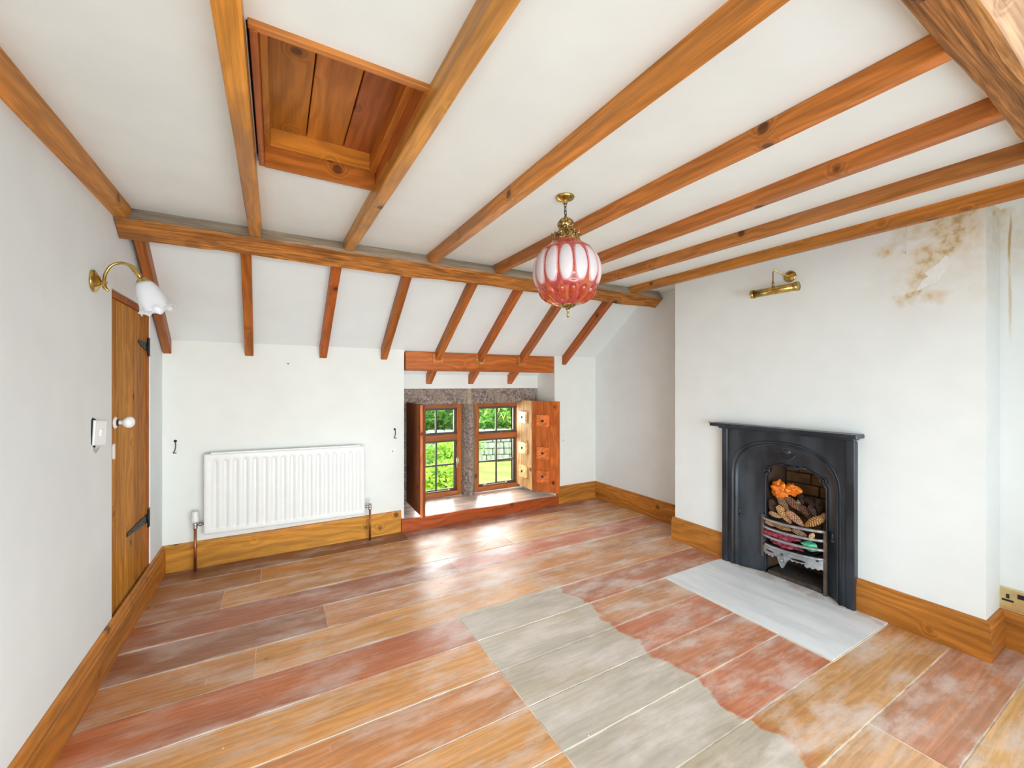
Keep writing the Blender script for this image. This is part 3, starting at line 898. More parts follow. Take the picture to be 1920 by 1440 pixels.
# ------------------------------------------------------------------ windows
FRC = (186, 108, 62)
def window(name, x0, x1, z0, z1, tz):
    Y0 = 3.742
    R = empty(name, ((x0 + x1) / 2, Y0 + .03, z0), kind='structure')
    fw = .042
    for xx in (x0, x1 - fw):
        b = MB(); b.bbox_b(xx, xx + fw, Y0, Y0 + .075, z0, z1, .003)
        obj('frame_stile', b, WZ, R, col=C_(*FRC))
    for (za, zb) in ((z0, z0 + fw), (z1 - fw, z1), (tz - .027, tz + .027)):
        b = MB(); b.bbox_b(x0 + fw - .004, x1 - fw + .004, Y0 + .003, Y0 + .075, za, zb, .003)
        obj('frame_rail', b, WX, R, col=C_(178, 104, 66))
    for (a, c, rows_, nm) in ((tz + .028, z1 - fw - .001, 1, 'upper_sash'), (z0 + fw + .001, tz - .028, 2, 'lower_sash')):
        xa, xb = x0 + fw + .001, x1 - fw - .001
        Ya, Yb = Y0 + .035, Y0 + .062
        t_ = .020
        s = MB()
        s.bbox_b(xa, xa + t_, Ya, Yb, a, c, .002); s.bbox_b(xb - t_, xb, Ya, Yb, a, c, .002)
        s.bbox_b(xa + t_, xb - t_, Ya, Yb, a, a + t_, .002); s.bbox_b(xa + t_, xb - t_, Ya, Yb, c - t_, c, .002)
        so = obj(nm, s, SASH, R)
        xm = (xa + xb) / 2
        s = MB(); s.bbox_b(xm - .008, xm + .008, Ya + .003, Yb - .003, a + t_, c - t_, .002)
        if rows_ == 2:
            zm = (a + c) / 2 + .006
            s.bbox_b(xa + t_, xb - t_, Ya + .004, Yb - .004, zm - .008, zm + .008, .002)
        obj('glazing_bar', s, SASH, so)
        zs = [a + t_, c - t_] if rows_ == 1 else [a + t_, (a + c) / 2 + .006, c - t_]
        for k in range(len(zs) - 1):
            for (p, q) in ((xa + t_, xm), (xm, xb - t_)):
                g = MB(); g.box(p, q, Ya + .012, Ya + .015, zs[k], zs[k + 1])
                obj('pane', g, GLASS, so)
    # casement stay on the bottom rail
    b = MB(); b.smooth = True
    zz = z0 + fw + .010
    b.tube([(x0 + .09, Y0 + .012, zz), (x0 + .16, Y0 + .006, zz + .003), (x0 + .30, Y0 + .008, zz + .004), (x0 + .36, Y0 + .010, zz + .003)], .0045, 8)
    b.lathe([(.004, 0), (.010, .002), (.009, .009), (.003, .012)], 12, (x0 + .36, Y0 + .010, zz))
    b.tube([(x0 + .09, Y0 + .012, zz - .004), (x0 + .105, Y0 + .0, zz + .014), (x0 + .125, Y0 - .004, zz + .017), (x0 + .14, Y0 + .0, zz + .008)], .006, 8)
    obj('casement_stay', b, plain('dull_brass', lin(198, 176, 138), .45, .5), R)
    return R
w1 = window('window_1', 1.086, 1.570, .128, 1.012, .688)
w2 = window('window_2', 1.712, 2.236, .128, 1.012, .674)
b = MB(); b.smooth = True
b.tube([(1.53, 3.74, .50), (1.515, 3.728, .47), (1.517, 3.728, .40), (1.528, 3.736, .385)], [.005, .006, .005, .004], 8)
b.lathe([(.008, -.03), (.010, 0), (.008, .03)], 10, (1.535, 3.738, .46))
obj('casement_handle', b, plain('cream_brass', lin(206, 190, 150), .4, .4), w1)

# ------------------------------------------------------------------ window seat
SEAT = empty('recess_bench', (1.66, 3.5, 0), 'boarded window seat with a red pine front board in the recess', 'window seat')
def szl(x, y):   # seat falls slightly to the right and rises to the window
    return .104 - .016 * (x - .9) / 1.5 + .026 * (y - 3.34) / .4
ysd = [3.357, 3.50, 3.635, 3.742]
for k in range(3):
    b = MB()
    x0 = .89 if k == 0 else .905
    x1 = 2.435 if k == 0 else (2.40 if k == 1 else 2.386)
    y0, y1 = ysd[k] + .0012, ysd[k + 1] - .0012
    vs = []
    for z_ in (-.022, 0):
        for (x, y) in ((x0, y0), (x1, y0), (x1, y1), (x0, y1)):
            vs.append((x, y, szl(x, y) + z_))
    b.add(vs, [(3, 2, 1, 0), (4, 5, 6, 7), (0, 1, 5, 4), (1, 2, 6, 5), (2, 3, 7, 6), (3, 0, 4, 7)])
    obj('seat_board', b, wood('seat_pine', 0, rough=.3, spec=.8, coat=.5, knots=.3) if k == 0 else bpy.data.materials['seat_pine'], SEAT, col=C_(240, 220, 232))  # near-white colour carries the daylight sheen on the seat top
b = MB()
vs = [(.882, 3.334, .001), (2.437, 3.334, .001), (2.437, 3.334, szl(2.437, 3.334) + .001), (.882, 3.334, szl(.882, 3.334) + .001)]
vs += [(x, 3.357, z) for (x, y, z) in vs]
b.add(vs, [(0, 1, 2, 3), (7, 6, 5, 4), (0, 4, 5, 1), (1, 5, 6, 2), (2, 6, 7, 3), (3, 7, 4, 0)])
obj('front_board', b, WX, SEAT, col=C_(184, 88, 46))
b = MB(); b.box(.91, 2.40, 3.36, 3.74, .001, .06)
obj('seat_carcass', b, DARK, SEAT)

# ------------------------------------------------------------------ shutters
BLK = wood('block_pine', 0, knots=.2)
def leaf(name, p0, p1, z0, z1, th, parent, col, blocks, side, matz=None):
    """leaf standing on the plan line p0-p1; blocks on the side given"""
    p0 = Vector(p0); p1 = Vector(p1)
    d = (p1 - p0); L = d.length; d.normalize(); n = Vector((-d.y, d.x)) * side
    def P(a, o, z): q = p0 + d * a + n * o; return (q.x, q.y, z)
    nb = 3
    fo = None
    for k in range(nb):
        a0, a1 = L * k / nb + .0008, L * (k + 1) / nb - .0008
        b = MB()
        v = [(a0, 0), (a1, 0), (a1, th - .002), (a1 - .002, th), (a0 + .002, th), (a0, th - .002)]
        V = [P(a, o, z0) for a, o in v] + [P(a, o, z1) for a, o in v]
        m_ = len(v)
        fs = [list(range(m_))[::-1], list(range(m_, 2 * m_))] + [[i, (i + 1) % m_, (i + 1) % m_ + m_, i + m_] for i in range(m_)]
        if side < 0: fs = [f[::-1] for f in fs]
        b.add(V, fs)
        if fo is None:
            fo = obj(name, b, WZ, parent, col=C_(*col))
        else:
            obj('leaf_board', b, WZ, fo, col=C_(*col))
    for (a, z, w, h) in blocks:
        b = MB()
        V = []
        for o in (th, th + .022):
            for (da, dz) in ((-w / 2, -h / 2), (w / 2, -h / 2), (w / 2, h / 2), (-w / 2, h / 2)):
                V.append(P(L * a + da, o, z + dz))
        fs = [(3, 2, 1, 0), (4, 5, 6, 7), (0, 1, 5, 4), (1, 2, 6, 5), (2, 3, 7, 6), (3, 0, 4, 7)]
        if side < 0: fs = [f[::-1] for f in fs]
        b.add(V, fs)
        obj('block', b, BLK, fo, col=C_(*[min(255, int(c * 1.16) + 10) for c in col]))
        b = MB(); b.smooth = True
        b.lathe([(.012, 0), (.011, .005), (.005, .010)], 14)
        rot = Matrix.Rotation(math.atan2(n.y, n.x), 4, 'Z') @ Matrix.Rotation(pi / 2, 4, 'Y')
        c = P(L * a, th + .021, z)
        b.xf(Matrix.Translation(c) @ rot)
        obj('bolt_head', b, BLACK, fo)
    return fo
SHR = empty('window_shutter', (2.2, 3.5, .17), 'bi-fold pine shutter standing open at the right of the window, with six bolted blocks', 'shutter', 'folding shutters')
bl = [(.56, .835, .095, .095), (.56, .535, .095, .095), (.56, .290, .095, .095)]
leaf('shutter_leaf', (2.212, 3.735), (2.197, 3.430), .160, 1.035, .022, SHR, (226, 180, 140), [(.50, .865, .14, .115), (.50, .555, .14, .115), (.50, .320, .14, .115)], -1)  # pale colour carries the window light falling on this leaf
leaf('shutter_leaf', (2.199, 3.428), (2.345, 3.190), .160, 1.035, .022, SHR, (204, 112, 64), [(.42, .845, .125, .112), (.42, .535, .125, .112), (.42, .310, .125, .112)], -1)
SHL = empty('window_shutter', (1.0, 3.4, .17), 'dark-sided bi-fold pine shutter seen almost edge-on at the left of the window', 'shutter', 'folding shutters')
leaf('shutter_leaf', (1.000, 3.625), (.992, 3.372), .165, 1.038, .024, SHL, (128, 74, 48), [], 1)  # dark colour of both left leaves carries the shade on this side
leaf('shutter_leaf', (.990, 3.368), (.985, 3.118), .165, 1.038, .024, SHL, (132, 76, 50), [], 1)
b = MB(); b.bbox_b(.966, .986, 3.1165, 3.1205, .166, 1.037, .001)
obj('leaf_edge', b, WZ, SHL, col=C_(206, 122, 88))

# ------------------------------------------------------------------ radiator
RX0, RX1, RZ0, RZ1 = -.402, .590, .218, .737
RAD = empty('radiator', ((RX0 + RX1) / 2, 3.33, RZ0), 'white pressed steel panel radiator mounted above the skirting on the back wall', 'radiator')
tilt = lambda x: -.018 * ((x - RX0) / (RX1 - RX0) - .5)
b = MB(); b.smooth = True
NCH = 17
pit = (RX1 - RX0 - .05) / NCH
us = []
x = RX0
us = [RX0, RX0 + .004, RX0 + .012]
for k in range(NCH):
    c = RX0 + .025 + pit * (k + .5) + .006
    us += [c - .013, c - .009, c - .005, c, c + .005, c + .009, c + .013]
us += [RX1 - .012, RX1 - .004, RX1]
zs = [RZ0, RZ0 + .004, RZ0 + .012, RZ0 + .030, RZ0 + .038, RZ0 + .044, RZ0 + .050, RZ1 - .055, RZ1 - .049, RZ1 - .043, RZ1 - .035, RZ1 - .012, RZ1 - .004, RZ1]
def radf(i, j):
    x = us[i]; z = zs[j]
    e = min(x - RX0, RX1 - x, z - RZ0, RZ1 - z)
    dep = .006 if e < .002 else (.001 if e < .006 else 0)
    ch = 0
    for k in range(NCH):
        c = RX0 + .025 + pit * (k + .5) + .006
        d = abs(x - c)
        if d < .014:
            ch = max(0, 1 - (d / .013) ** 2)
    wz = max(0, min(1, (z - RZ0 - .030) / .018)) * max(0, min(1, (RZ1 - .035 - z) / .018))
    return (x, 3.290 + dep + .0085 * ch * wz, z + tilt(x))
b.grid(len(us), len(zs), radf)
b.smooth = False
def tb(x0, x1, y0, y1, z0, z1):
    b.add([(x, y, z + tilt(x)) for z in (z0, z1) for y in (y0, y1) for x in (x0, x1)],
          [(0, 2, 3, 1), (4, 5, 7, 6), (0, 1, 5, 4), (2, 6, 7, 3), (0, 4, 6, 2), (1, 3, 7, 5)])
tb(RX0, RX1, 3.296, 3.306, RZ0, RZ1)
obj('front_panel', b, WHITE_ENAMEL, RAD)
b = MB(); tb(RX0 + .02, RX1 - .02, 3.306, 3.345, RZ0 + .02, RZ1 - .03)
obj('convector_fins', b, plain('rad_grey', lin(190, 190, 186), .5), RAD)
b = MB(); tb(RX0 + .035, RX1 - .03, 3.304, 3.350, RZ1 - .004, RZ1 + .006)
obj('top_grille', b, WHITE_ENAMEL, RAD)
for xx in (RX0 + .10, RX1 - .14):
    b = MB(); tb(xx, xx + .04, 3.345, 3.378, RZ0 + .05, RZ1 - .06)
    obj('wall_bracket', b, WHITE_ENAMEL, RAD)
def valve(x, zt, trv, side):
    y = 3.30
    v = MB(); v.smooth = True
    zt0 = .300 if trv else .262
    v.lathe([(.010, -.022), (.013, -.018), (.013, -.008), (.010, -.006), (.012, 0), (.012, .014), (.009, .018), (.009, .028)], 16, (x, y, zt0 - .005))
    v.tube([(x, y, zt0 - .002), (x + side * .045, y + .008, zt0 - .002)], .008, 12)
    v.tube([(x + side * .020, y + .003, zt0 - .002), (x + side * .034, y + .006, zt0 - .002)], .012, 6)
    vo = obj('valve', v, CHROME, RAD)
    h = MB(); h.smooth = True
    if trv:
        h.lathe([(.019, .020), (.021, .024), (.0215, .032), (.0175, .070), (.0165, .082), (.014, .086), (.001, .087)], 24, (x, y, zt0 - .002), lobes=12, amp=.03)
    else:
        h.lathe([(.008, .018), (.0085, .022), (.007, .050), (.001, .052)], 16, (x, y, zt0))
    obj('valve_head', h, PLASTIC, vo)
    p = MB(); p.smooth = True
    p.tube([(x, y, .002), (x, y, zt0 - .02)], .0078, 14)
    obj('pipe', p, COPPER, RAD)
valve(-.447, .36, True, 1); valve(.628, .30, False, -1)

# ------------------------------------------------------------------ small things on the back wall
def wall_hook(x, z, h, lb):
    b = MB(); b.smooth = True
    y = YB
    b.lathe([(.001, 0), (.009, .001), (.008, .004), (.003, .006)], 12)
    b.v = [Vector((x + p.x, y - p.z, z + h / 2 + p.y)) for p in b.v]
    b.tube([(x + .003, y - .004, z + h / 2), (x + .003, y - .012, z + h / 2 - .008), (x + .004, y - .014, z), (x - .001, y - .014, z - h * .33), (x - .008, y - .016, z - h * .47), (x - .006, y - .022, z - h * .5), (x + .010, y - .03, z - h * .48)], .0026, 8)
    obj('curtain_hook', b, BLACK, label=lb, cat='hook', group='dark metal hooks on the back wall')
wall_hook(-.560, .796, .075, 'small dark metal hook left of the radiator')
wall_hook(.836, .799, .070, 'small dark metal hook between radiator and window recess')
def wall_plate(x, z, s, lb, name='blank_plate'):
    R = empty(name, (x, YB, z), lb, 'wall plate', 'tiny white plates beside the window')
    b = MB(); b.bbox_b(x - s / 2, x + s / 2, YB - .005, YB - .0002, z - s / 2, z + s / 2, .001)
    obj('plate', b, PLASTIC, R)
    b = MB(); b.bbox_b(x - s * .18, x - s * .02, YB - .009, YB - .005, z - s * .2, z + s * .25, .001)
    obj('toggle', b, plain('grey_plastic', lin(160, 158, 156), .5), R)
wall_plate(.823, .657, .040, 'tiny white socket plate low between radiator and window recess')
wall_plate(2.528, .628, .026, 'tiny white plate low on the wall right of the open shutter')
for (x, z, mt, lb) in ((.077, 1.346, DARK, 'dark nail hole high on the back wall above the radiator'),
                       (.165, 1.348, WHITE_PEEL, 'white filled nail hole beside the dark one above the radiator')):
    b = MB(); b.smooth = True
    b.lathe([(.0045, 0), (.004, .0015), (.001, .002)], 12)
    b.v = [Vector((x + p.x, YB - p.z, z + p.y)) for p in b.v]
    obj('wall_plug', b, mt, label=lb, cat='wall plug')

# ------------------------------------------------------------------ wall lamp on the left wall
LC = Vector((XL, 2.232, 1.605))
WL = empty('wall_lamp', LC, 'brass swan-neck wall lamp with a frilled white glass shade on the left wall', 'wall lamp')
b = MB(); b.smooth = True
b.lathe([(.001, .0), (.043, .001), (.044, .006), (.036, .011), (.030, .013), (.022, .020), (.010, .024), (.006, .026)], 32)
b.v = [Vector((LC.x + p.z, LC.y + p.x, LC.z + p.y)) for p in b.v]
obj('back_plate', b, BRASS, WL)
def smooth_path(P, n=8):
    P = [Vector(p) for p in P]
    out = []
    for i in range(len(P) - 1):
        a = P[max(i - 1, 0)]; b_ = P[i]; c = P[i + 1]; d = P[min(i + 2, len(P) - 1)]
        for k in range(n):
            t = k / n
            out.append(.5 * ((2 * b_) + (c - a) * t + (2 * a - 5 * b_ + 4 * c - d) * t * t + (3 * b_ - a - 3 * c + d) * t ** 3))
    out.append(P[-1])
    return out
b = MB(); b.smooth = True
pa = smooth_path([(-.603, 2.232, 1.603), (-.592, 2.232, 1.603), (-.582, 2.232, 1.604)], 3)
b.tube(pa, .0045, 12)
arm = smooth_path([(-.578, 2.232, 1.570), (-.590, 2.232, 1.585), (-.592, 2.232, 1.610), (-.588, 2.232, 1.640), (-.572, 2.232, 1.672), (-.545, 2.232, 1.688), (-.515, 2.232, 1.682), (-.492, 2.232, 1.656), (-.482, 2.232, 1.634)], 6)
rr = []
N_ = len(arm)
for i in range(N_):
    t = i / (N_ - 1)
    r = .0055
    if t < .22: r = .003 + .004 * sin(pi * t / .3)
    if t > .72: r = .0055 + .005 * sin(pi * (t - .72) / .30) * (1 + .25 * sin(t * 160))
    rr.append(r)
b.tube(arm, rr, 14)
obj('swan_neck_arm', b, BRASS, WL)
ax = Vector((.055, 0, -.135)).normalized()
q = Vector((0, 0, -1)).rotation_difference(ax).to_matrix().to_4x4()
gm = Matrix.Translation((-.478, 2.232, 1.632)) @ q
b = MB(); b.smooth = True
b.lathe([(.004, .006), (.012, .004), (.020, -.004), (.025, -.014), (.026, -.022), (.022, -.024)], 28)
b.xf(gm); obj('gallery', b, BRASS, WL)
b = MB(); b.smooth = True
sp = [(.023, -.016), (.029, -.026), (.037, -.045), (.042, -.065), (.045, -.085), (.048, -.105), (.051, -.120), (.056, -.132), (.059, -.137)]
def shadef(i, j):
    a = 2 * pi * i / 72; r, z = sp[j]
    t = max(0, (j - 4) / 4.0)
    w_ = t * t
    r2 = r * (1 + .05 * w_ * cos(9 * a)) + .004 * w_ * max(0, cos(9 * a + .6)) * w_
    return (r2 * cos(a), r2 * sin(a), z + .006 * w_ * cos(9 * a + 1.0))
b.grid(72, len(sp), shadef, wrap=True)
b.xf(gm)
so = obj('glass_shade', b, FROST, WL)
sm = so.modifiers.new('thickness', 'SOLIDIFY'); sm.thickness = .003

# broken light switch on the left wall
SW = empty('light_switch', (XL, 2.28, .94), 'broken white switch plate hanging off a dark hole beside the cupboard door', 'light switch')
b = MB()
b.prism([(2.212, 1.010), (2.216, 1.060), (2.228, 1.068), (2.262, 1.058), (2.262, .96), (2.245, .942), (2.228, .945), (2.215, .965)], 0, XL - .0005, XL + .0015)
obj('dark_hole', b, DARK, SW)
b = MB()
b.prism([(2.256, .922), (2.226, .938), (2.214, .962), (2.222, .955), (2.258, .938), (2.300, .945)], 0, XL, XL + .003)
obj('chipped_plaster', b, plain('grey_chips', lin(206, 196, 184), .95), SW)
b = MB()
b.bbox_b(0, .012, -.034, .034, -.050, .050, .003)
b.xf(Matrix.Translation((-.620, 2.258, 1.005)) @ Matrix.Rotation(radians(-16), 4, 'Z') @ Matrix.Rotation(radians(-6), 4, 'X'))
obj('switch_plate', b, PLASTIC, SW)
b = MB()
b.bbox_b(.012, .018, -.008, .010, -.014, .014, .002)
b.xf(Matrix.Translation((-.620, 2.258, 1.005)) @ Matrix.Rotation(radians(-16), 4, 'Z') @ Matrix.Rotation(radians(-6), 4, 'X'))
obj('rocker', b, PLASTIC, SW)

# ------------------------------------------------------------------ pendant lamp
PC = Vector((1.080, 1.432, CZ))
PD = empty('pendant_lamp', PC, 'ruby and white glass globe pendant lamp with a gilt crown hanging from the ceiling', 'pendant lamp')
TL = Matrix.Translation(PC) @ Matrix.Rotation(radians(1.4), 4, Vector((cos(.52), -sin(.52), 0)).cross(Vector((0, 0, 1))))
b = MB(); b.smooth = True
b.lathe([(.040, 0), (.041, -.003), (.036, -.010), (.022, -.016), (.012, -.020), (.011, -.030), (.006, -.032)][::-1], 32)
b.xf(Matrix.Translation(PC)); obj('ceiling_rose', b, BRASS, PD)
for k in range(4):
    b = MB(); b.smooth = True
    c = Vector((0, 0, -.036 - .0165 * k))
    loop = []
    for i in range(17):
        a = 2 * pi * i / 16
        x_, z_ = .0052 * cos(a), .0115 * sin(a)
        loop.append(c + (Vector((x_, 0, z_)) if k % 2 == 0 else Vector((0, x_, z_))))
    b.tube(loop, .0016, 6, cap=False)
    b.xf(TL); obj('chain_link', b, BLACK, PD)
b = MB(); b.smooth = True
b.lathe([(.002, -.084), (.006, -.086), (.008, -.090), (.012, -.092), (.022, -.097), (.031, -.106), (.035, -.117), (.034, -.127), (.028, -.134), (.024, -.138),
         (.028, -.140), (.029, -.144), (.026, -.150), (.028, -.155), (.040, -.158), (.052, -.163), (.058, -.169), (.057, -.180), (.059, -.184), (.058, -.190), (.050, -.193)][::-1], 48, lobes=12, amp=.035)
b.xf(TL)
obj('gilt_crown', b, OBRASS, PD)
b = MB()
for k in range(12):
    a = 2 * pi * k / 12
    for (r, z, w_, h_) in ((.0580, -.166, .007, .015),):
        c = Vector((r * cos(a), r * sin(a), z)); t_ = Vector((-sin(a), cos(a), 0)); n_ = Vector((cos(a), sin(a), 0))
        b.add([c - t_ * w_ - n_ * .002, c + t_ * w_ - n_ * .002, c + n_ * .004 + Vector((0, 0, h_)), c + n_ * .004, c - Vector((0, 0, .006))], [(0, 1, 2), (0, 2, 3), (2, 1, 3), (0, 3, 4), (3, 1, 4)])
b.xf(TL); obj('gallery_leaves', b, OBRASS, PD)
NL = 14
gz0, gz1 = -.214, -.470
GP = [(.052, -.188), (.060, -.196), (.073, -.208), (.088, -.219), (.100, -.229), (.104, -.234), (.113, -.244), (.127, -.265), (.136, -.290), (.141, -.316), (.142, -.338),
      (.139, -.360), (.132, -.380), (.124, -.393), (.121, -.400), (.113, -.413), (.100, -.430), (.085, -.444), (.066, -.456), (.043, -.465), (.030, -.467)]
_ln = [0]
for _k in range(1, len(GP)): _ln.append(_ln[-1] + math.hypot(GP[_k][0] - GP[_k - 1][0], GP[_k][1] - GP[_k - 1][1]))
def gr(t):   # 0 at the neck, 1 at the finial, by arc length
    d = max(0, min(1, t)) * _ln[-1]
    for k in range(1, len(GP)):
        if d <= _ln[k] + 1e-9:
            f = (d - _ln[k - 1]) / (_ln[k] - _ln[k - 1])
            return (GP[k - 1][0] + (GP[k][0] - GP[k - 1][0]) * f, GP[k - 1][1] + (GP[k][1] - GP[k - 1][1]) * f)
    return GP[-1]
T1 = _ln[5] / _ln[-1]; T2 = _ln[13] / _ln[-1]
def globef(i, j):
    t = j / 47.0
    r, z = gr(t)
    a = 2 * pi * i / (NL * 12)
    ph = cos(NL * a)
    if t < T1: r *= 1 + .03 * abs(cos(NL * a)) 
    elif t < T2: r *= 1 - .010 + .010 * ph
    else: r *= 1 + .03 * abs(cos(NL * a)) * sin(pi * min(1, (t - T2) / (1 - T2)))
    if abs(t - T1) < .02: r *= 1.035
    if abs(t - T2) < .015: r *= 1.03
    return (r * cos(a), r * sin(a), z)
b = MB(); b.smooth = True
b.grid(NL * 12, 48, globef, wrap=True, flip=True)
b.xf(TL)
gb = obj('glass_globe', b, RUBY, PD)
# opal oval panels, each domed proud of the ruby ground
pm = None
for k in range(NL):
    b = MB(); b.smooth = True
    a0 = 2 * pi * k / NL
    tc_ = (T1 + T2) / 2 - .004; th_ = (T2 - T1) / 2 + .012; ah = pi / NL * .93
    def pf(i, j):
        an = 2 * pi * i / 28; rad = j / 7.0
        ex = 1.0
        da = ah * rad * (abs(cos(an)) ** .85) * (1 if cos(an) >= 0 else -1)
        dt = th_ * rad * (abs(sin(an)) ** .85) * (1 if sin(an) >= 0 else -1)
        t = tc_ + dt
        r, z = gr(t)
        r = r * (1 - .004) + .0085 * (1 - rad ** 2) ** .5 - .001
        return (r * cos(a0 + da), r * sin(a0 + da), z)
    b.grid(28, 8, pf, wrap=True)
    n_in = 28
    for idx in range(len(b.f)):
        b.m[idx] = 1 if idx // 28 >= 6 else 0
    b.xf(TL)
    obj('opal_panel', b, [OPAL, PINK], gb)
# petals in relief under the globe
for k in range(NL):
    b = MB(); b.smooth = True
    a0 = 2 * pi * (k + .5) / NL
    def qf(i, j):
        an = 2 * pi * i / 16; rad = j / 4.0
        t = (T2 + .02 + .93) / 2 + (.91 - T2) / 2 * rad * sin(an)
        r, z = gr(t)
        da = pi / NL * .7 * rad * cos(an) * (1.0 - .3 * sin(an))
        r = r + .010 * (1 - rad ** 2) ** .5 + .002
        return (r * cos(a0 + da), r * sin(a0 + da), z - .004 * (1 - rad ** 2))
    b.grid(16, 5, qf, wrap=True)
    b.xf(TL); obj('glass_petal', b, AMBER, gb)
b = MB(); b.smooth = True
b.lathe([(.001, -.520), (.004, -.518), (.003, -.511), (.006, -.505), (.004, -.499), (.005, -.488), (.010, -.481), (.020, -.476), (.030, -.472), (.036, -.467), (.036, -.463), (.028, -.460)], 36, lobes=10, amp=.05)
b.xf(TL); obj('gilt_finial', b, OBRASS, PD)

# ------------------------------------------------------------------ picture light
PLT = empty('picture_light', (XB, 1.33, 1.845), 'brass tubular picture light on the chimney breast above the fireplace', 'picture light')
b = MB(); b.smooth = True
b.lathe([(.001, 0), (.034, .001), (.035, .006), (.028, .010), (.012, .014), (.004, .016)], 32)
b.v = [Vector((XB - p.z, 1.330 - p.x, 1.845 + p.y)) for p in b.v]
obj('wall_rose', b, BRASS, PLT)
b = MB(); b.smooth = True
b.tube(smooth_path([(2.672, 1.330, 1.845), (2.640, 1.352, 1.862), (2.606, 1.376, 1.882), (2.600, 1.384, 1.870), (2.600, 1.385, 1.835), (2.600, 1.385, 1.790)], 6), .0038, 10)
b.tube([(2.600, 1.385, 1.812), (2.600, 1.385, 1.785)], .0065, 10)
obj('arm', b, BRASS, PLT)
b = MB(); b.smooth = True
def cyl_y(y0, y1, r, c=(2.600, 1.762), n=28):
    b.tube([(c[0], y0, c[1]), (c[0], y1, c[1])], r, n)
cyl_y(1.255, 1.500, .0235)
obj('lamp_tube', b, BRASS, PLT)
for (y0, y1) in ((1.495, 1.512), (1.246, 1.262)):
    b = MB(); b.smooth = True
    cyl_y(y0, y1, .0265)
    obj('end_cap', b, BRASS, PLT)

# ------------------------------------------------------------------ pull cord, bare plaster patch
CD = empty('pull_cord', (2.60, .797, 1.84), 'thin white pull cord with a small bead in front of the stained plaster', 'pull cord')
b = MB(); b.smooth = True
b.tube([(2.672, .800, 1.985), (2.672, .799, 1.92), (2.672, .798, 1.850)], .0011, 6); obj('cord', b, CORD, CD)
b = MB(); b.smooth = True
b.lathe([(.001, -.010), (.004, -.006), (.005, 0), (.003, .006), (.001, .008)], 12, (2.672, .798, 1.842)); obj('bead', b, CORD, CD)
patch = [(1766, 483), (1772, 491), (1765, 511), (1756, 527), (1738, 541), (1725, 546), (1733, 529), (1742, 518), (1737, 510), (1753, 496)]
def on_breast(u, v):
    th = math.atan(443 / 776.0)
    a = (u - 960) / 776.0; bb_ = (720 - v) / 776.0
    dx = sin(th) + a * cos(th); dy = cos(th) - a * sin(th)
    t = XB / dx
    return (dy * t, 1.2 + bb_ * t)
PATCH_YZ = [(.6637, 1.7928), (.6485, 1.7713), (.6662, 1.7255), (.6885, 1.6905), (.7345, 1.6618), (.7679, 1.6519), (.7470, 1.6863), (.7240, 1.7096), (.7370, 1.7270), (.6960, 1.7577)]
rp = random.Random(2)
jag = []
for i in range(len(PATCH_YZ)):
    p, q_ = PATCH_YZ[i], PATCH_YZ[(i + 1) % len(PATCH_YZ)]
    for f in (0, .33, .66):
        jag.append((p[0] + (q_[0] - p[0]) * f + rp.uniform(-.003, .003), p[1] + (q_[1] - p[1]) * f + rp.uniform(-.003, .003)))
b = MB(); b.prism(jag, 0, XB - .0012, XB + .002)
obj('peeled_patch', b, WHITE_PEEL, WALL_R)

# ------------------------------------------------------------------ double socket
SO = empty('double_socket', (XC, .47, .175), 'brass double power socket just above the skirting at the far right', 'socket')
b = MB(); b.bbox_b(XC - .010, XC - .0002, .404, .549, .176, .268, .003)
obj('face_plate', b, plain('polished_brass_plate', lin(226, 206, 150), .3, .75, var=.15, nscale=20), SO)
b = MB(); b.bbox_b(XC - .006, XC - .0003, .398, .555, .170, .274, .002)
obj('pattress_rim', b, plain('pale_brass_rim', lin(232, 218, 178), .4, .4), SO)
for yc in (.517, .437):
    b = MB()
    x0 = XC - .0106
    b.box(x0, x0 + .002, yc - .005, yc + .005, .226, .246)
    b.box(x0, x0 + .002, yc - .018, yc + .018, .212, .221)
    obj('pin_slots', b, plain('black_plastic', lin(24, 26, 32), .4), SO)
b = MB(); b.bbox_b(XC - .013, XC - .009, .462, .488, .236, .256, .001)
obj('switch_rocker', b, bpy.data.materials['black_plastic'], SO)

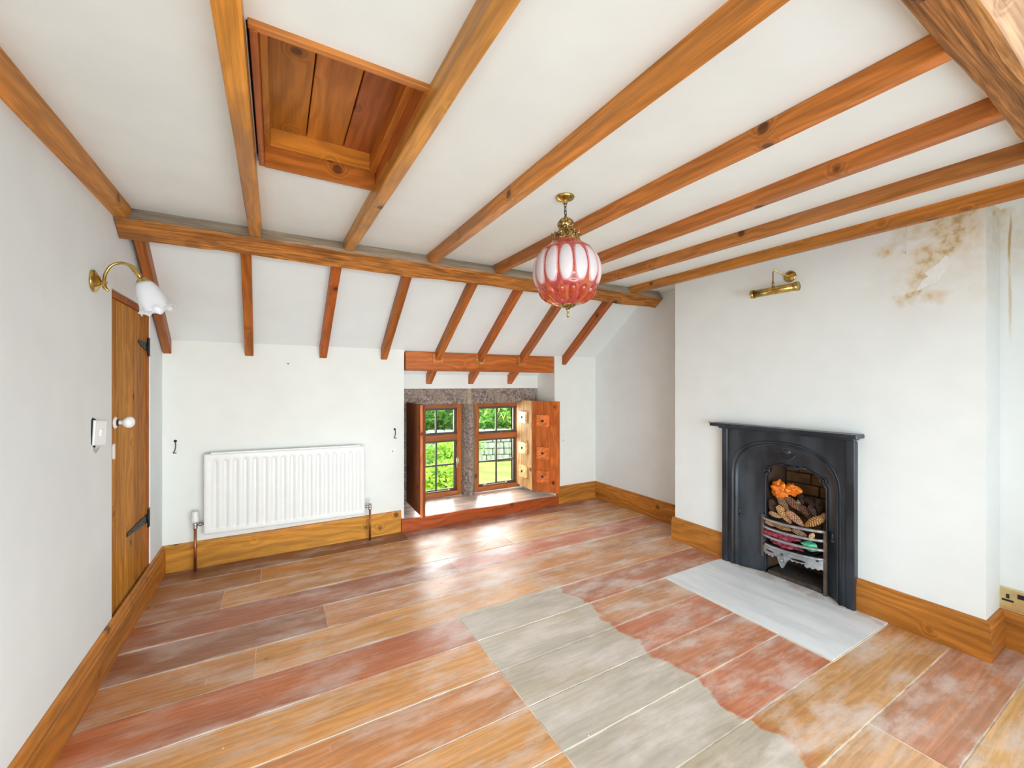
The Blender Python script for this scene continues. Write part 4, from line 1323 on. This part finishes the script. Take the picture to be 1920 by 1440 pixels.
# ------------------------------------------------------------------ fireplace
FP = empty('fireplace', (2.68, 1.37, 0), 'black cast iron bedroom fireplace surround with an arched moulded opening', 'fireplace')
FY0, FY1, FZ = .998, 1.742, .912
FX = 2.652           # face of the surround
cy_ = (FY0 + FY1) / 2
NPT = 72
def arch_outer(t):
    """t 0..1 from right foot over the arch to left foot"""
    w, zs_, zt = .312, .60, .852
    return path_arch(t, w, zs_, zt, 2.35)
def path_arch(t, w, zs_, zt, e):
    a = .27
    if t < a: return (cy_ - w, zs_ * t / a)
    if t > 1 - a: return (cy_ + w, zs_ * (1 - t) / a)
    u = (t - a) / (1 - 2 * a)
    an = pi * (1 - u)
    c, s_ = cos(an), sin(an)
    return (cy_ + w * (abs(c) ** (2 / e)) * (1 if c > 0 else -1), zs_ + (zt - zs_) * abs(s_) ** (2 / e))
def arch_inner(t):
    a = .27
    w = .168; cyi = 1.318
    if t < a: return (cyi - w, .59 * t / a)
    if t > 1 - a: return (cyi + w, .59 * (1 - t) / a)
    u = (t - a) / (1 - 2 * a)
    # scalloped top: ears at both shoulders and a dip in the middle
    pts = [(-1, .59), (-.99, .615), (-.90, .630), (-.88, .655), (-.75, .672), (-.5, .690), (-.3, .700), (-.2, .690), (-.1, .698), (0, .688), (.1, .698), (.2, .690), (.3, .702), (.5, .700), (.72, .690), (.86, .672), (.88, .645), (.99, .625), (1, .59)]
    k = u * (len(pts) - 1); i = min(int(k), len(pts) - 2); f = k - i
    return (cyi + w * (pts[i][0] + (pts[i + 1][0] - pts[i][0]) * f), pts[i][1] + (pts[i + 1][1] - pts[i][1]) * f)
# flat outer plate: frame outline to arch
b = MB(); b.smooth = False
out = []
for k in range(NPT + 1):
    t = k / NPT
    y, z = arch_outer(t)
    # matching point on the rectangle
    if t <= .27: oy, oz = FY0, z
    elif t >= .73: oy, oz = FY1, z
    else:
        u = (t - .27) / .46
        if u < .28: oy, oz = FY0, .60 + (FZ - .60) * u / .28
        elif u > .72: oy, oz = FY1, .60 + (FZ - .60) * (1 - u) / .28
        else: oy, oz = FY0 + (FY1 - FY0) * (u - .28) / .44, FZ
    out.append((oy, oz, y, z))
levels = [(0, FX + .03), (0, FX)]
b.grid(NPT + 1, 2, lambda i, j: ((FX + .033) if j == 0 else FX, out[i][0], out[i][1]), flip=True)
b.grid(NPT + 1, 2, lambda i, j: (FX, out[i][0] if j == 0 else out[i][2], out[i][1] if j == 0 else out[i][3]), flip=True)
obj('surround_plate', b, IRON, FP)
# mouldings round the arch and the concave reveal down to the opening
b = MB(); b.smooth = True
prof = [(0.0, .000), (.02, -.008), (.05, -.012), (.08, -.006), (.10, .006), (.12, -.001), (.15, -.005), (.18, .004), (.21, .012), (.25, .013), (.36, .022), (.52, .035), (.72, .047), (.90, .054), (.97, .054), (1.0, .060), (1.0, .085)]
def lf(i, j):
    t = i / NPT
    f, d = prof[j]
    a = arch_outer(t); c = arch_inner(t)
    return (FX + d, a[0] + (c[0] - a[0]) * f, a[1] + (c[1] - a[1]) * f)
b.grid(NPT + 1, len(prof), lf, flip=True)
obj('arched_reveal', b, IRON, FP)
# rim of the opening
b = MB(); b.smooth = True
rim = [(FX + .052, arch_inner(k / NPT)[0], arch_inner(k / NPT)[1]) for k in range(NPT + 1)]
b.tube(rim, .0045, 8)
obj('opening_rim', b, IRON, FP)
# relief: central crest, sweeping leaves, side drops
b = MB(); b.smooth = True
def fin(nm):
    global b
    obj(nm, b, IRON, FP); b = MB(); b.smooth = True
def ell(c, ry, rz, h, n=18):
    def f(i, j):
        a = 2 * pi * i / n; r = j / 5
        return (c[0] - h * (1 - r * r) ** .5, c[1] + ry * r * cos(a), c[2] + rz * r * sin(a))
    b.grid(n, 6, f, wrap=True, flip=True)
xr = FX + .024
ell((xr, 1.345, .790), .024, .020, .014)
fin('shell_boss')
b.tube(smooth_path([(xr, 1.300, .775), (xr - .004, 1.318, .752), (xr - .006, 1.345, .744), (xr - .004, 1.372, .752), (xr, 1.388, .772)], 5), .005, 8)
fin('swag')
b.tube(smooth_path([(xr - .004, 1.318, .800), (xr - .002, 1.290, .812), (xr - .002, 1.24, .812), (xr + .004, 1.18, .79), (xr + .008, 1.13, .74)], 6), .0035, 8)
fin('scroll')
b.tube(smooth_path([(xr - .004, 1.372, .800), (xr - .002, 1.400, .812), (xr - .002, 1.45, .812), (xr + .004, 1.51, .79), (xr + .008, 1.56, .74)], 6), .0035, 8)
fin('scroll')
for (yy, zz) in ((1.475, .655), (1.165, .650)):
    b.tube([(FX + .046, yy + .016 * cos(a), zz + .016 * sin(a)) for a in [2 * pi * k / 14 for k in range(15)]], .0045, 6, cap=False)
    ell((FX + .048, yy, zz), .008, .008, .008, 12)
    ell((FX + .052, yy + (.006 if yy > 1.3 else -.006), zz - .032), .007, .011, .006, 12)
    fin('corner_rosette')
for yy in (1.628, 1.104):
    ell((FX + .010, yy, .36), .006, .018, .006, 12)
    ell((FX + .010, yy, .335), .010, .008, .007, 12)
    fin('side_drop')
b.tube(smooth_path([(FX + .050, 1.40, .700), (FX + .044, 1.375, .706), (FX + .044, 1.35, .696), (FX + .044, 1.325, .706), (FX + .044, 1.30, .694), (FX + .044, 1.275, .704), (FX + .050, 1.25, .700)], 5), .005, 8)
obj('crest_moulding', b, IRON, FP)
# mantel shelf
b = MB()
b.bbox_b(2.590, XB - .0005, .968, 1.800, .914, .936, .004)
obj('mantel_shelf', b, IRON, FP)
b = MB(); b.bbox_b(2.618, XB - .0005, .990, 1.752, .902, .914, .003)
obj('shelf_moulding', b, IRON, FP)
for (y0, y1) in ((FY0, 1.035), (1.705, FY1)):
    b = MB(); b.bbox_b(2.643, 2.654, y0, y1, .0, .90, .002)
    obj('side_fillet', b, IRON, FP)
# firebox
b = MB()
fx0, fx1, fy0, fy1 = FX + .062, 2.918, 1.115, 1.515
b.add([(fx0, fy0, 0), (fx0, fy1, 0), (fx1, fy1 - .04, 0), (fx1, fy0 + .04, 0), (fx0, fy0, .725), (fx0, fy1, .725), (fx1, fy1 - .04, .70), (fx1, fy0 + .04, .70)],
      [(3, 2, 6, 7), (1, 2, 6, 5)[::-1], (0, 3, 7, 4)[::-1], (4, 5, 6, 7), (0, 1, 2, 3)])
obj('firebox', b, SOOT, FP)
b = MB()
rb = random.Random(5)
z = .30
while z < .66:
    off = rb.uniform(0, .1)
    y = fy0 + .05 - off
    while y < fy1 - .05:
        y1 = y + .16
        a0, a1 = max(y, fy0 + .045), min(y1, fy1 - .045)
        if a1 - a0 > .02:
            b.bbox_b(fx1 - .014 - rb.uniform(0, .004), fx1 - .002, a0, a1 - .008, z, z + .06, .003)
        y = y1
    z += .068
obj('firebrick_back', b, plain('scorched_brick', lin(128, 92, 54), .95, var=.5, nscale=9, bump=.6), FP)
# grate: bowed bars, side posts and pierced fret
GR = empty('grate', (2.68, 1.32, .10), 'burnished grey bow-fronted fire grate with four bars inside the fireplace', 'grate')
GY0, GY1 = 1.155, 1.492
def bow(u, amt=.048):
    y = GY1 + (GY0 - GY1) * u
    return (2.690 - amt * (1 - (2 * u - 1) ** 2) ** .8, y)
for zc in (.352, .300, .247, .194):
    b = MB(); b.smooth = True
    pts = [(bow(k / 20)[0], bow(k / 20)[1], zc + .012 * (k / 20)) for k in range(21)]
    b.tube(pts, .0085, 10)
    obj('bar', b, STEEL, GR)
RUST = plain('rusty_iron', lin(112, 92, 76), .8, .3, var=.4)
for (y0, y1, z0) in ((GY0 - .012, GY0 + .004, .002), (GY1 - .004, GY1 + .012, .11)):
    b = MB(); b.bbox_b(2.684, 2.700, y0, y1, z0, .372, .002)
    obj('side_post', b, RUST, GR)
# fret with pierced slots: built from columns
b = MB()
NF = 84
def fret_low(u):
    d = abs(2 * u - 1)
    v = .150 - .004 * cos(u * 2 * pi * 14)
    if abs(u - .40) < .10: v = .150 - .062 * (1 - (abs(u - .40) / .10) ** 1.4)
    elif d > .5: v -= .014
    return v + .010 * u
def solid(u, z):
    zz = z - .010 * u
    for (c, hw) in ((.17, .085), (.66, .12)):
        if abs(u - c) < hw and abs(zz - .163) < .0055 * (1 - (abs(u - c) / hw) ** 4): return False
    if abs(u - .40) < .035 and .152 < zz < .178 and ((u - .40) / .035) ** 2 + ((zz - .16) / .018) ** 2 < 1 and zz > .158: return False
    return True
NZ = 22
for k in range(NF):
    u0, u1 = k / NF, (k + 1) / NF
    um = (u0 + u1) / 2
    zl = fret_low(um); ztop = .190 + .012 * um
    zrow = [zl + (ztop - zl) * r / NZ for r in range(NZ + 1)]
    p0, p1 = bow(u0), bow(u1)
    r = 0
    while r < NZ:
        if solid(um, (zrow[r] + zrow[r + 1]) / 2):
            r2 = r
            while r2 < NZ and solid(um, (zrow[r2] + zrow[r2 + 1]) / 2): r2 += 1
            za, zb = zrow[r], zrow[r2]
            vs = [(p0[0], p0[1], za), (p1[0], p1[1], za), (p1[0], p1[1], zb), (p0[0], p0[1], zb)]
            vs += [(x + .007, y, z) for x, y, z in vs]
            b.add(vs, [(3, 2, 1, 0), (4, 5, 6, 7), (0, 1, 5, 4), (2, 3, 7, 6)])
            r = r2
        else: r += 1
obj('pierced_fret', b, STEEL, GR)
b = MB(); b.smooth = True
for (uc, hw) in ((.17, .09), (.66, .125)):
    pts = []
    for k in range(25):
        a = 2 * pi * k / 24
        u = uc + hw * cos(a); X_, Y_ = bow(u)
        pts.append((X_ - .001, Y_, .163 + .010 * u + .0085 * sin(a)))
    b.tube(pts, .0025, 6, cap=False)
pts = []
for k in range(17):
    a = 2 * pi * k / 16; u = .40 + .055 * cos(a); X_, Y_ = bow(u); pts.append((X_ - .002, Y_, .150 + .022 * sin(a)))
b.tube(pts, .003, 6, cap=False)
X_, Y_ = bow(.40)
b.lathe([(.001, -.012), (.010, -.004), (.011, .004), (.001, .012)], 10, (X_ - .003, Y_, .138))
obj('fret_relief', b, STEEL, GR)
b = MB()
for k in range(9):
    y = GY0 + .02 + k * .037
    b.bbox_b(2.665, 2.86, y, y + .012, .190, .202, .002)
obj('grate_floor', b, BLACK, GR)
b = MB(); b.bbox_b(2.70, 2.90, 1.17, 1.47, .004, .03, .004)
obj('ash_bed', b, plain('ash', lin(70, 60, 52), .95, var=.4, nscale=40, bump=.8), FP)

# things lying in the grate
def cone_mat():
    t = NT('spruce_cone_scales')
    tc = t.new('ShaderNodeTexCoord').outputs['Object']
    oi = t.new('ShaderNodeObjectInfo')
    sp = t.new('ShaderNodeSeparateXYZ'); t.link(tc, sp.inputs[0])
    an = t.math('MULTIPLY', t.math('ARCTAN2', sp.outputs[1], sp.outputs[0]), 3.0)
    zz = t.math('MULTIPLY', sp.outputs[2], 200)
    s1 = t.math('ABSOLUTE', t.math('SINE', t.math('ADD', an, zz))); s2 = t.math('ABSOLUTE', t.math('SINE', t.math('SUBTRACT', an, zz)))
    k = t.math('MULTIPLY', t.ramp(t.noise(tc, 60, 3), .3, .7, .8, 1.2), t.ramp(t.math('MINIMUM', s1, s2), .05, .6, .30, 1.25))
    t.link(vscale(t, oi.outputs['Color'], k), t.b.inputs['Base Color'])
    t.set(rough=.75, spec=.3)
    return t.m
CM = cone_mat()
def cone_mesh():
    b = MB(); b.smooth = False
    n, mm = 32, 60
    def f(i, j):
        t = j / (mm - 1); a = 2 * pi * i / n
        r = .0205 * (sin(pi * min(1, t * .93 + .05)) ** .55) * (1.05 - .35 * t)
        s1 = abs(sin(3 * a + (t - .5) * 23.6)); s2 = abs(sin(3 * a - (t - .5) * 23.6))
        r *= .86 + .26 * (1 - max(s1, s2) ** 3) if False else .74 + .42 * min(s1, s2)
        if j in (0, mm - 1): r = .001
        return (r * cos(a), r * sin(a), (t - .5) * .118)
    b.grid(n, mm, f, wrap=True)
    return b
cones = [
    # y, z, x, pitch direction (dy,dz,dx), colour, scale, label
    (1.395, .455, 2.735, (.55, .85, .1), (150, 112, 82), 1.0, 'upright-leaning brown cone directly below the orange foil bag'),
    (1.345, .470, 2.745, (.85, .55, .1), (128, 92, 74), 1.05, 'upper long brown cone sloping down to the right in the middle of the grate'),
    (1.265, .430, 2.745, (.75, .62, .1), (108, 76, 60), 1.05, 'dark brown cone lying right of centre above the top bar'),
    (1.376, .400, 2.705, (.62, .78, -.1), (196, 154, 104), 1.05, 'golden cone standing diagonally just above the middle of the top bar'),
    (1.310, .395, 2.700, (.80, .60, -.1), (190, 142, 112), 1.0, 'pinkish tan cone just right of the golden one above the top bar'),
    (1.450, .420, 2.720, (.25, .95, .1), (88, 62, 50), .95, 'dark cone at the far left end of the top bar'),
    (1.425, .440, 2.760, (.1, .9, .4), (120, 88, 66), .6, 'small round brown cone under the orange foil bag'),
    (1.425, .385, 2.700, (.95, .1, .2), (188, 148, 106), .72, 'short tan cone tip resting on the left half of the top bar'),
    (1.215, .402, 2.700, (-.75, .62, -.1), (176, 128, 76), 1.1, 'amber cone leaning up to the right end of the top bar'),
    (1.180, .425, 2.715, (-.5, .85, 0), (150, 106, 66), .8, 'narrow amber cone against the right post of the grate'),
    (1.452, .325, 2.690, (.9, .2, .1), (196, 156, 112), .55, 'small tan cone end between the two top bars at the left'),
    (1.380, .328, 2.690, (.97, .15, .0), (166, 126, 84), .95, 'tan cone lying level between the two top bars in the middle'),
    (1.285, .318, 2.695, (.97, .1, .1), (170, 132, 106), .75, 'pinkish cone lying level between the two top bars right of the middle'),
    (1.215, .322, 2.680, (.2, .2, 1), (214, 178, 128), .62, 'pale blunt cone end between the top bars at the right'),
    (1.330, .505, 2.800, (.5, .6, .5), (74, 52, 44), .9, 'shadowed dark cone high at the back right of the orange foil bag'),  # shade at the back of the pile put into the shadowed cones' colours
    (1.270, .490, 2.790, (.9, .2, .4), (68, 48, 42), .9, 'shadowed dark cone at the back, centre right of the pile'),
    (1.215, .480, 2.770, (.2, .9, .3), (80, 60, 52), .8, 'shadowed dark cone at the back, far right of the pile'),
    (1.330, .470, 2.775, (.3, .4, .8), (170, 150, 128), .6, 'pale cone base peeping out right of the orange foil bag'),
    (1.235, .455, 2.735, (.6, .4, .6), (84, 60, 50), .8, 'dark cone tucked behind the amber one at the right'),
    (1.290, .355, 2.740, (.9, .1, .3), (70, 50, 42), .9, 'dark cone half hidden low behind the top bar'),
    (1.420, .360, 2.750, (.9, .3, .3), (76, 54, 44), .9, 'dark cone hidden low behind the left of the top bar'),
]
cm_b = cone_mesh()
first = None
for i, (y, z, x, d, c, s_, lb) in enumerate(cones):
    if first is None:
        first = obj('spruce_cone', cm_b, CM, local=True, label=lb, cat='pine cone', group='spruce cones in the grate')
        o = first
    else:
        o = first.copy(); COL.objects.link(o); o['label'] = lb
    dd = Vector((d[2], d[0], d[1])).normalized()
    o.location = (x, y, z)
    o.rotation_euler = (dd * -1).to_track_quat('Z', 'Y').to_euler()
    o.scale = (s_ * 1.08, s_ * 1.08, s_ * .95)
    o.color = C_(*c)

def crumple(name, c, rad, amp, seed, mat, lb, cat, freq=9, n=26):
    b = MB(); b.smooth = False
    def f(i, j):
        a = 2 * pi * i / (n * 2); t = pi * j / n
        p = Vector((sin(t) * cos(a), sin(t) * sin(a), cos(t)))
        q_ = Vector((p.x * rad[0], p.y * rad[1], p.z * rad[2]))
        k = 1 + amp * (1.4 * mnoise.noise(p * 1.7 + Vector((seed, 0, 0))) + .55 * (abs(mnoise.noise(p * 3.0 + Vector((0, seed, 0)))) - .3))
        return tuple(Vector(c) + q_ * k)
    b.grid(n * 2, n + 1, f, wrap=True, flip=True)
    return obj(name, b, mat, label=lb, cat=cat)
def foil(name, col, col2, rough=.25, metal=.4):
    t = NT(name)
    tc = t.new('ShaderNodeTexCoord').outputs['Object']
    t.link(t.mix(t.ramp(t.noise(tc, 45, 4), .4, .62), lin(*col), lin(*col2)), t.b.inputs['Base Color'])
    t.set(rough=rough, metal=metal, coat=.5)
    t.bump(t.noise(tc, 70, 4), .6, .004)
    return t.m
ORF = foil('orange_foil', (246, 140, 28), (228, 104, 14), .28, .1)
crumple('foil_bag', (2.752, 1.425, .535), (.035, .046, .050), .38, 3.3, ORF, 'crumpled bright orange foil bag at the top left of the cones', 'foil bag')
crumple('foil_bag', (2.762, 1.358, .550), (.032, .044, .030), .42, 8.1, ORF, 'smaller orange foil end poking right above the cones', 'foil bag')
RDF = foil('crimson_wrapper', (150, 40, 62), (196, 90, 110), .25, .2)
crumple('wrapper', (2.705, 1.395, .268), (.035, .092, .022), .35, 1.2, RDF, 'crimson crumpled wrapper behind the third bar of the grate', 'wrapper')
crumple('wrapper', (2.705, 1.370, .220), (.035, .086, .018), .35, 5.2, RDF, 'crimson crumpled wrapper behind the lowest gap of the grate', 'wrapper')
crumple('wrapper', (2.700, 1.232, .256), (.030, .040, .024), .25, 2.7, foil('green_wrapper', (60, 196, 140), (110, 226, 172), .3, .1), 'bright green wrapper at the lower right of the grate', 'wrapper')

# hook screwed into the wall by the mantel end
b = MB(); b.smooth = True
b.tube(smooth_path([(2.684, 1.826, .920), (2.660, 1.824, .920), (2.640, 1.822, .926), (2.634, 1.828, .936), (2.640, 1.838, .934), (2.646, 1.838, .926)], 5), .0022, 8)
obj('screw_eye', b, plain('rusty_wire', lin(178, 148, 120), .5, .6), label='small screw hook in the wall at the left end of the mantel shelf', cat='hook')

# ------------------------------------------------------------------ garden seen through the window
def leaf_mat(name, c1, c2):
    t = NT(name)
    oi = t.new('ShaderNodeNewGeometry')
    nz = t.noise(oi.outputs['Position'], 2.3, 3)
    c = t.mix(t.ramp(nz, .35, .65), lin(*c1), lin(*c2))
    t.link(c, t.b.inputs['Base Color']); t.set(rough=.5, spec=.3)
    tl = t.new('ShaderNodeBsdfTranslucent'); t.link(c, tl.inputs[0])
    mx = t.new('ShaderNodeMixShader'); mx.inputs[0].default_value = .4
    t.link(t.b.outputs[0], mx.inputs[1]); t.link(tl.outputs[0], mx.inputs[2]); t.link(mx.outputs[0], t.out.inputs[0])
    return t.m
LM = [leaf_mat('leaf_bright', (128, 176, 56), (184, 212, 84)), leaf_mat('leaf_green', (84, 140, 56), (142, 190, 84)), leaf_mat('leaf_deep', (48, 92, 44), (92, 140, 66))]
GZ = -1.5
def lawn():
    t = NT('lawn')
    p = t.new('ShaderNodeNewGeometry').outputs['Position']
    c = t.mix(t.ramp(t.noise(p, 1.2, 4), .4, .6), lin(120, 160, 62), lin(168, 190, 88))
    c = t.mix(t.ramp(t.noise(p, 30, 3), .4, .7, 0, .5), c, lin(92, 128, 52))
    t.link(c, t.b.inputs['Base Color']); t.set(rough=.9)
    b = MB()
    def f(i, j):
        x = -14 + i * 2.0; y = 4.05 + j * 2.0
        return (x, y, GZ + .10 * mnoise.noise(Vector((x * .3, y * .3, 0))))
    b.grid(24, 22, f)
    return obj('lawn', b, t.m, kind='structure')
lawn()
b = MB(); b.box(-.79, 3.1, 3.70, 3.98, GZ, 0.0)
obj('wall_outside', b, STONE, kind='structure')
STM = plain('bark', lin(96, 78, 60), .9, var=.4, nscale=10, bump=.5)
def bush(x, y, z, rx, rz, n, ls, mi, name, lb, cat, group, seed, trunk=0.0):
    R = empty(name, (x, y, z), lb, cat, group)
    rg = random.Random(seed)
    b = MB()
    lobes = [(rg.uniform(-.55, .55) * rx, rg.uniform(-.55, .55) * rx, rg.uniform(-.5, .5) * rz, rg.uniform(.4, .7)) for _ in range(9)]
    for k in range(n):
        lx, ly, lz, lr = rg.choice(lobes)
        d = Vector((rg.gauss(0, 1), rg.gauss(0, 1), rg.gauss(0, 1))).normalized() * lr * (rg.random() ** .3)
        c = Vector((x + lx + d.x * rx, y + ly + d.y * rx, z + trunk + rz + lz + d.z * rz))
        if c.z < z + .02: c.z = z + .02 + rg.random() * .1
        u = Vector((rg.gauss(0, 1), rg.gauss(0, 1), rg.gauss(0, .6))).normalized()
        w_ = u.cross(Vector((rg.gauss(0, 1), rg.gauss(0, 1), 1))).normalized()
        s_ = ls * rg.uniform(.6, 1.3)
        nn = u.cross(w_) * s_ * .15
        b.add([c - u * s_, c + w_ * s_ * .42 + nn, c + u * s_, c - w_ * s_ * .42 + nn], [(0, 1, 2, 3)])
    o = obj('foliage', b, LM[mi], R, kind='stuff')
    st = MB(); st.smooth = True
    for k in range(4):
        a = k * 1.6 + seed
        st.tube([(x + .05 * cos(a), y + .05 * sin(a), z - .02), (x + .12 * rx * cos(a), y + .12 * rx * sin(a), z + (trunk + rz) * .5), (x + .45 * rx * cos(a), y + .45 * rx * sin(a), z + trunk + rz * 1.2)],
                [.05 + .03 * trunk, .035 + .02 * trunk, .012], 7)
    obj('stem', st, STM, R)
    return R
FG = 'garden shrubs beyond the window'
# seen along the camera's window cone, with more to each side
import itertools
def at(u, w):
    a = (u - 960) / 776.0; th = math.atan(443 / 776.0)
    return (w * (sin(th) + a * cos(th)), w * (cos(th) - a * sin(th)))
plants = [  # placed in the garden: x, y, radius, half height, leaves, leaf size, kind
    (2.45, 6.9, .55, .42, 1100, .06, 1, 'low leafy green shrub outside the left window'),
    (3.25, 8.5, .85, .62, 1900, .075, 0, 'sunlit yellow-green shrub outside the left window'),
    (6.05, 8.2, .75, .58, 1700, .07, 0, 'sunlit yellow-green shrub at the right edge of the right window'),
    (4.3, 10.9, .9, .62, 1700, .08, 0, 'rounded lime green shrub on the lawn between the windows'),
    (2.2, 11.6, 1.2, .95, 1900, .10, 2, 'dark green bush further off beyond the left window'),
    (8.6, 10.3, 1.1, .8, 1500, .10, 1, 'green bush near the right end of the garden wall'),
    (-.6, 9.4, 1.3, .9, 1300, .11, 1, 'green bush at the far left of the garden'),
]
for i, (x, y, rx, rz_, n, ls, mi, lb) in enumerate(plants):
    bush(x, y, GZ, rx, rz_, n, ls, mi, 'shrub', lb, 'shrub', FG, 11 + i)
TG = 'garden trees beyond the shrubs'
for i, (x, y, rx, rz_, tr, mi, lb) in enumerate([
    (5.75, 16.3, 1.7, 1.15, .2, 1, 'green tree behind the garden wall, seen through the left window'),
    (9.0, 15.9, 1.8, 1.2, .2, 1, 'green tree behind the garden wall, seen through the right window'),
    (12.8, 15.5, 1.9, 1.3, .3, 2, 'deep green tree behind the garden at the right'),
    (2.6, 17.2, 1.7, 1.3, .3, 2, 'deep green tree behind the garden at the left'),
    (-1.6, 15.4, 1.9, 1.4, .3, 1, 'green tree behind the far left of the garden')]):
    bush(x, y, GZ, rx, rz_, 3600, .15, mi, 'garden_tree', lb, 'tree', TG, 40 + i, trunk=tr)
b_ = None
# low dry stone wall in the garden
GW = empty('drystone_wall', (6.7, 13.0, GZ), 'grey dry stone garden wall seen through the right window', 'garden wall')
rw = random.Random(9)
gm_ = plain('pale_limestone', lin(176, 176, 172), .95, var=.35, nscale=6, bump=.5)
p0 = Vector((3.6, 14.2)); p1 = Vector((9.8, 11.9)); dv = (p1 - p0); LW = dv.length; dv.normalize(); nv = Vector((-dv.y, dv.x))
for r in range(5):
    a = -rw.uniform(0, .3)
    while a < LW:
        w_ = rw.uniform(.28, .55); h_ = .22
        b = MB()
        z0 = GZ + r * h_
        dd = rw.uniform(-.02, .02)
        c = p0 + dv * (a + w_ / 2)
        b.bbox_b(-w_ / 2 + .01, w_ / 2 - .01, -.18 + dd, .18 + dd, .008, h_ - .008, .025)
        b.xf(Matrix.Translation((c.x, c.y, z0)) @ Matrix.Rotation(math.atan2(dv.y, dv.x), 4, 'Z'))
        obj('stone', b, gm_, GW)
        a += w_
# overhanging branch close to the left window
BRN = empty('overhanging_tree', (.35, 5.75, GZ), 'young tree outside whose big drooping leaves hang across the left window top', 'tree')
b = MB(); b.smooth = True
bp = smooth_path([(.6, 5.6, 1.9), (1.3, 5.35, 1.55), (1.9, 5.25, 1.28), (2.5, 5.25, 1.12), (3.0, 5.3, 1.02)], 6)
b.tube(bp, [.035 - .028 * k / (len(bp) - 1) for k in range(len(bp))], 8)
obj('branch', b, STM, BRN)
b = MB(); b.smooth = True
b.tube(smooth_path([(.30, 5.8, GZ - .05), (.38, 5.75, -.6), (.45, 5.7, .6), (.6, 5.6, 1.9), (.7, 5.6, 2.3)], 5), [.075 - .045 * k / 20 for k in range(21)], 10)
obj('trunk', b, STM, BRN)
rb = random.Random(21)
lmesh = None
for k in range(64):
    p = bp[min(len(bp) - 1, int((k % 25) / 25 * len(bp)))]
    b = MB()
    s_ = 1.0
    if lmesh is None:
        n = 7
        vs = []
        for i in range(n + 1):
            t = i / n; w_ = .034 * sin(pi * t ** .8) + .001
            vs += [(-w_, .012 * t * t - .0, -.17 * t), (0, -.006 + .012 * t * t, -.17 * t), (w_, .012 * t * t, -.17 * t)]
        fs = []
        for i in range(n):
            for j in (0, 1):
                fs.append([i * 3 + j, i * 3 + j + 1, (i + 1) * 3 + j + 1, (i + 1) * 3 + j])
        b.add(vs, fs)
        o = obj('leaf', b, LM[0], BRN, local=True); lmesh = o
    else:
        o = lmesh.copy(); COL.objects.link(o); o.parent = BRN
    o.location = p - Vector(BRN.location) + Vector((rb.uniform(-.14, .14), rb.uniform(-.14, .14), rb.uniform(-.30, .03)))
    o.rotation_euler = (rb.uniform(-.7, .7), rb.uniform(-.9, .9), rb.uniform(0, 6.28))
    k_ = rb.uniform(.55, 1.0); o.scale = (k_, k_, k_)
# close the sides of the window openings outside
bpy.context.view_layer.update()
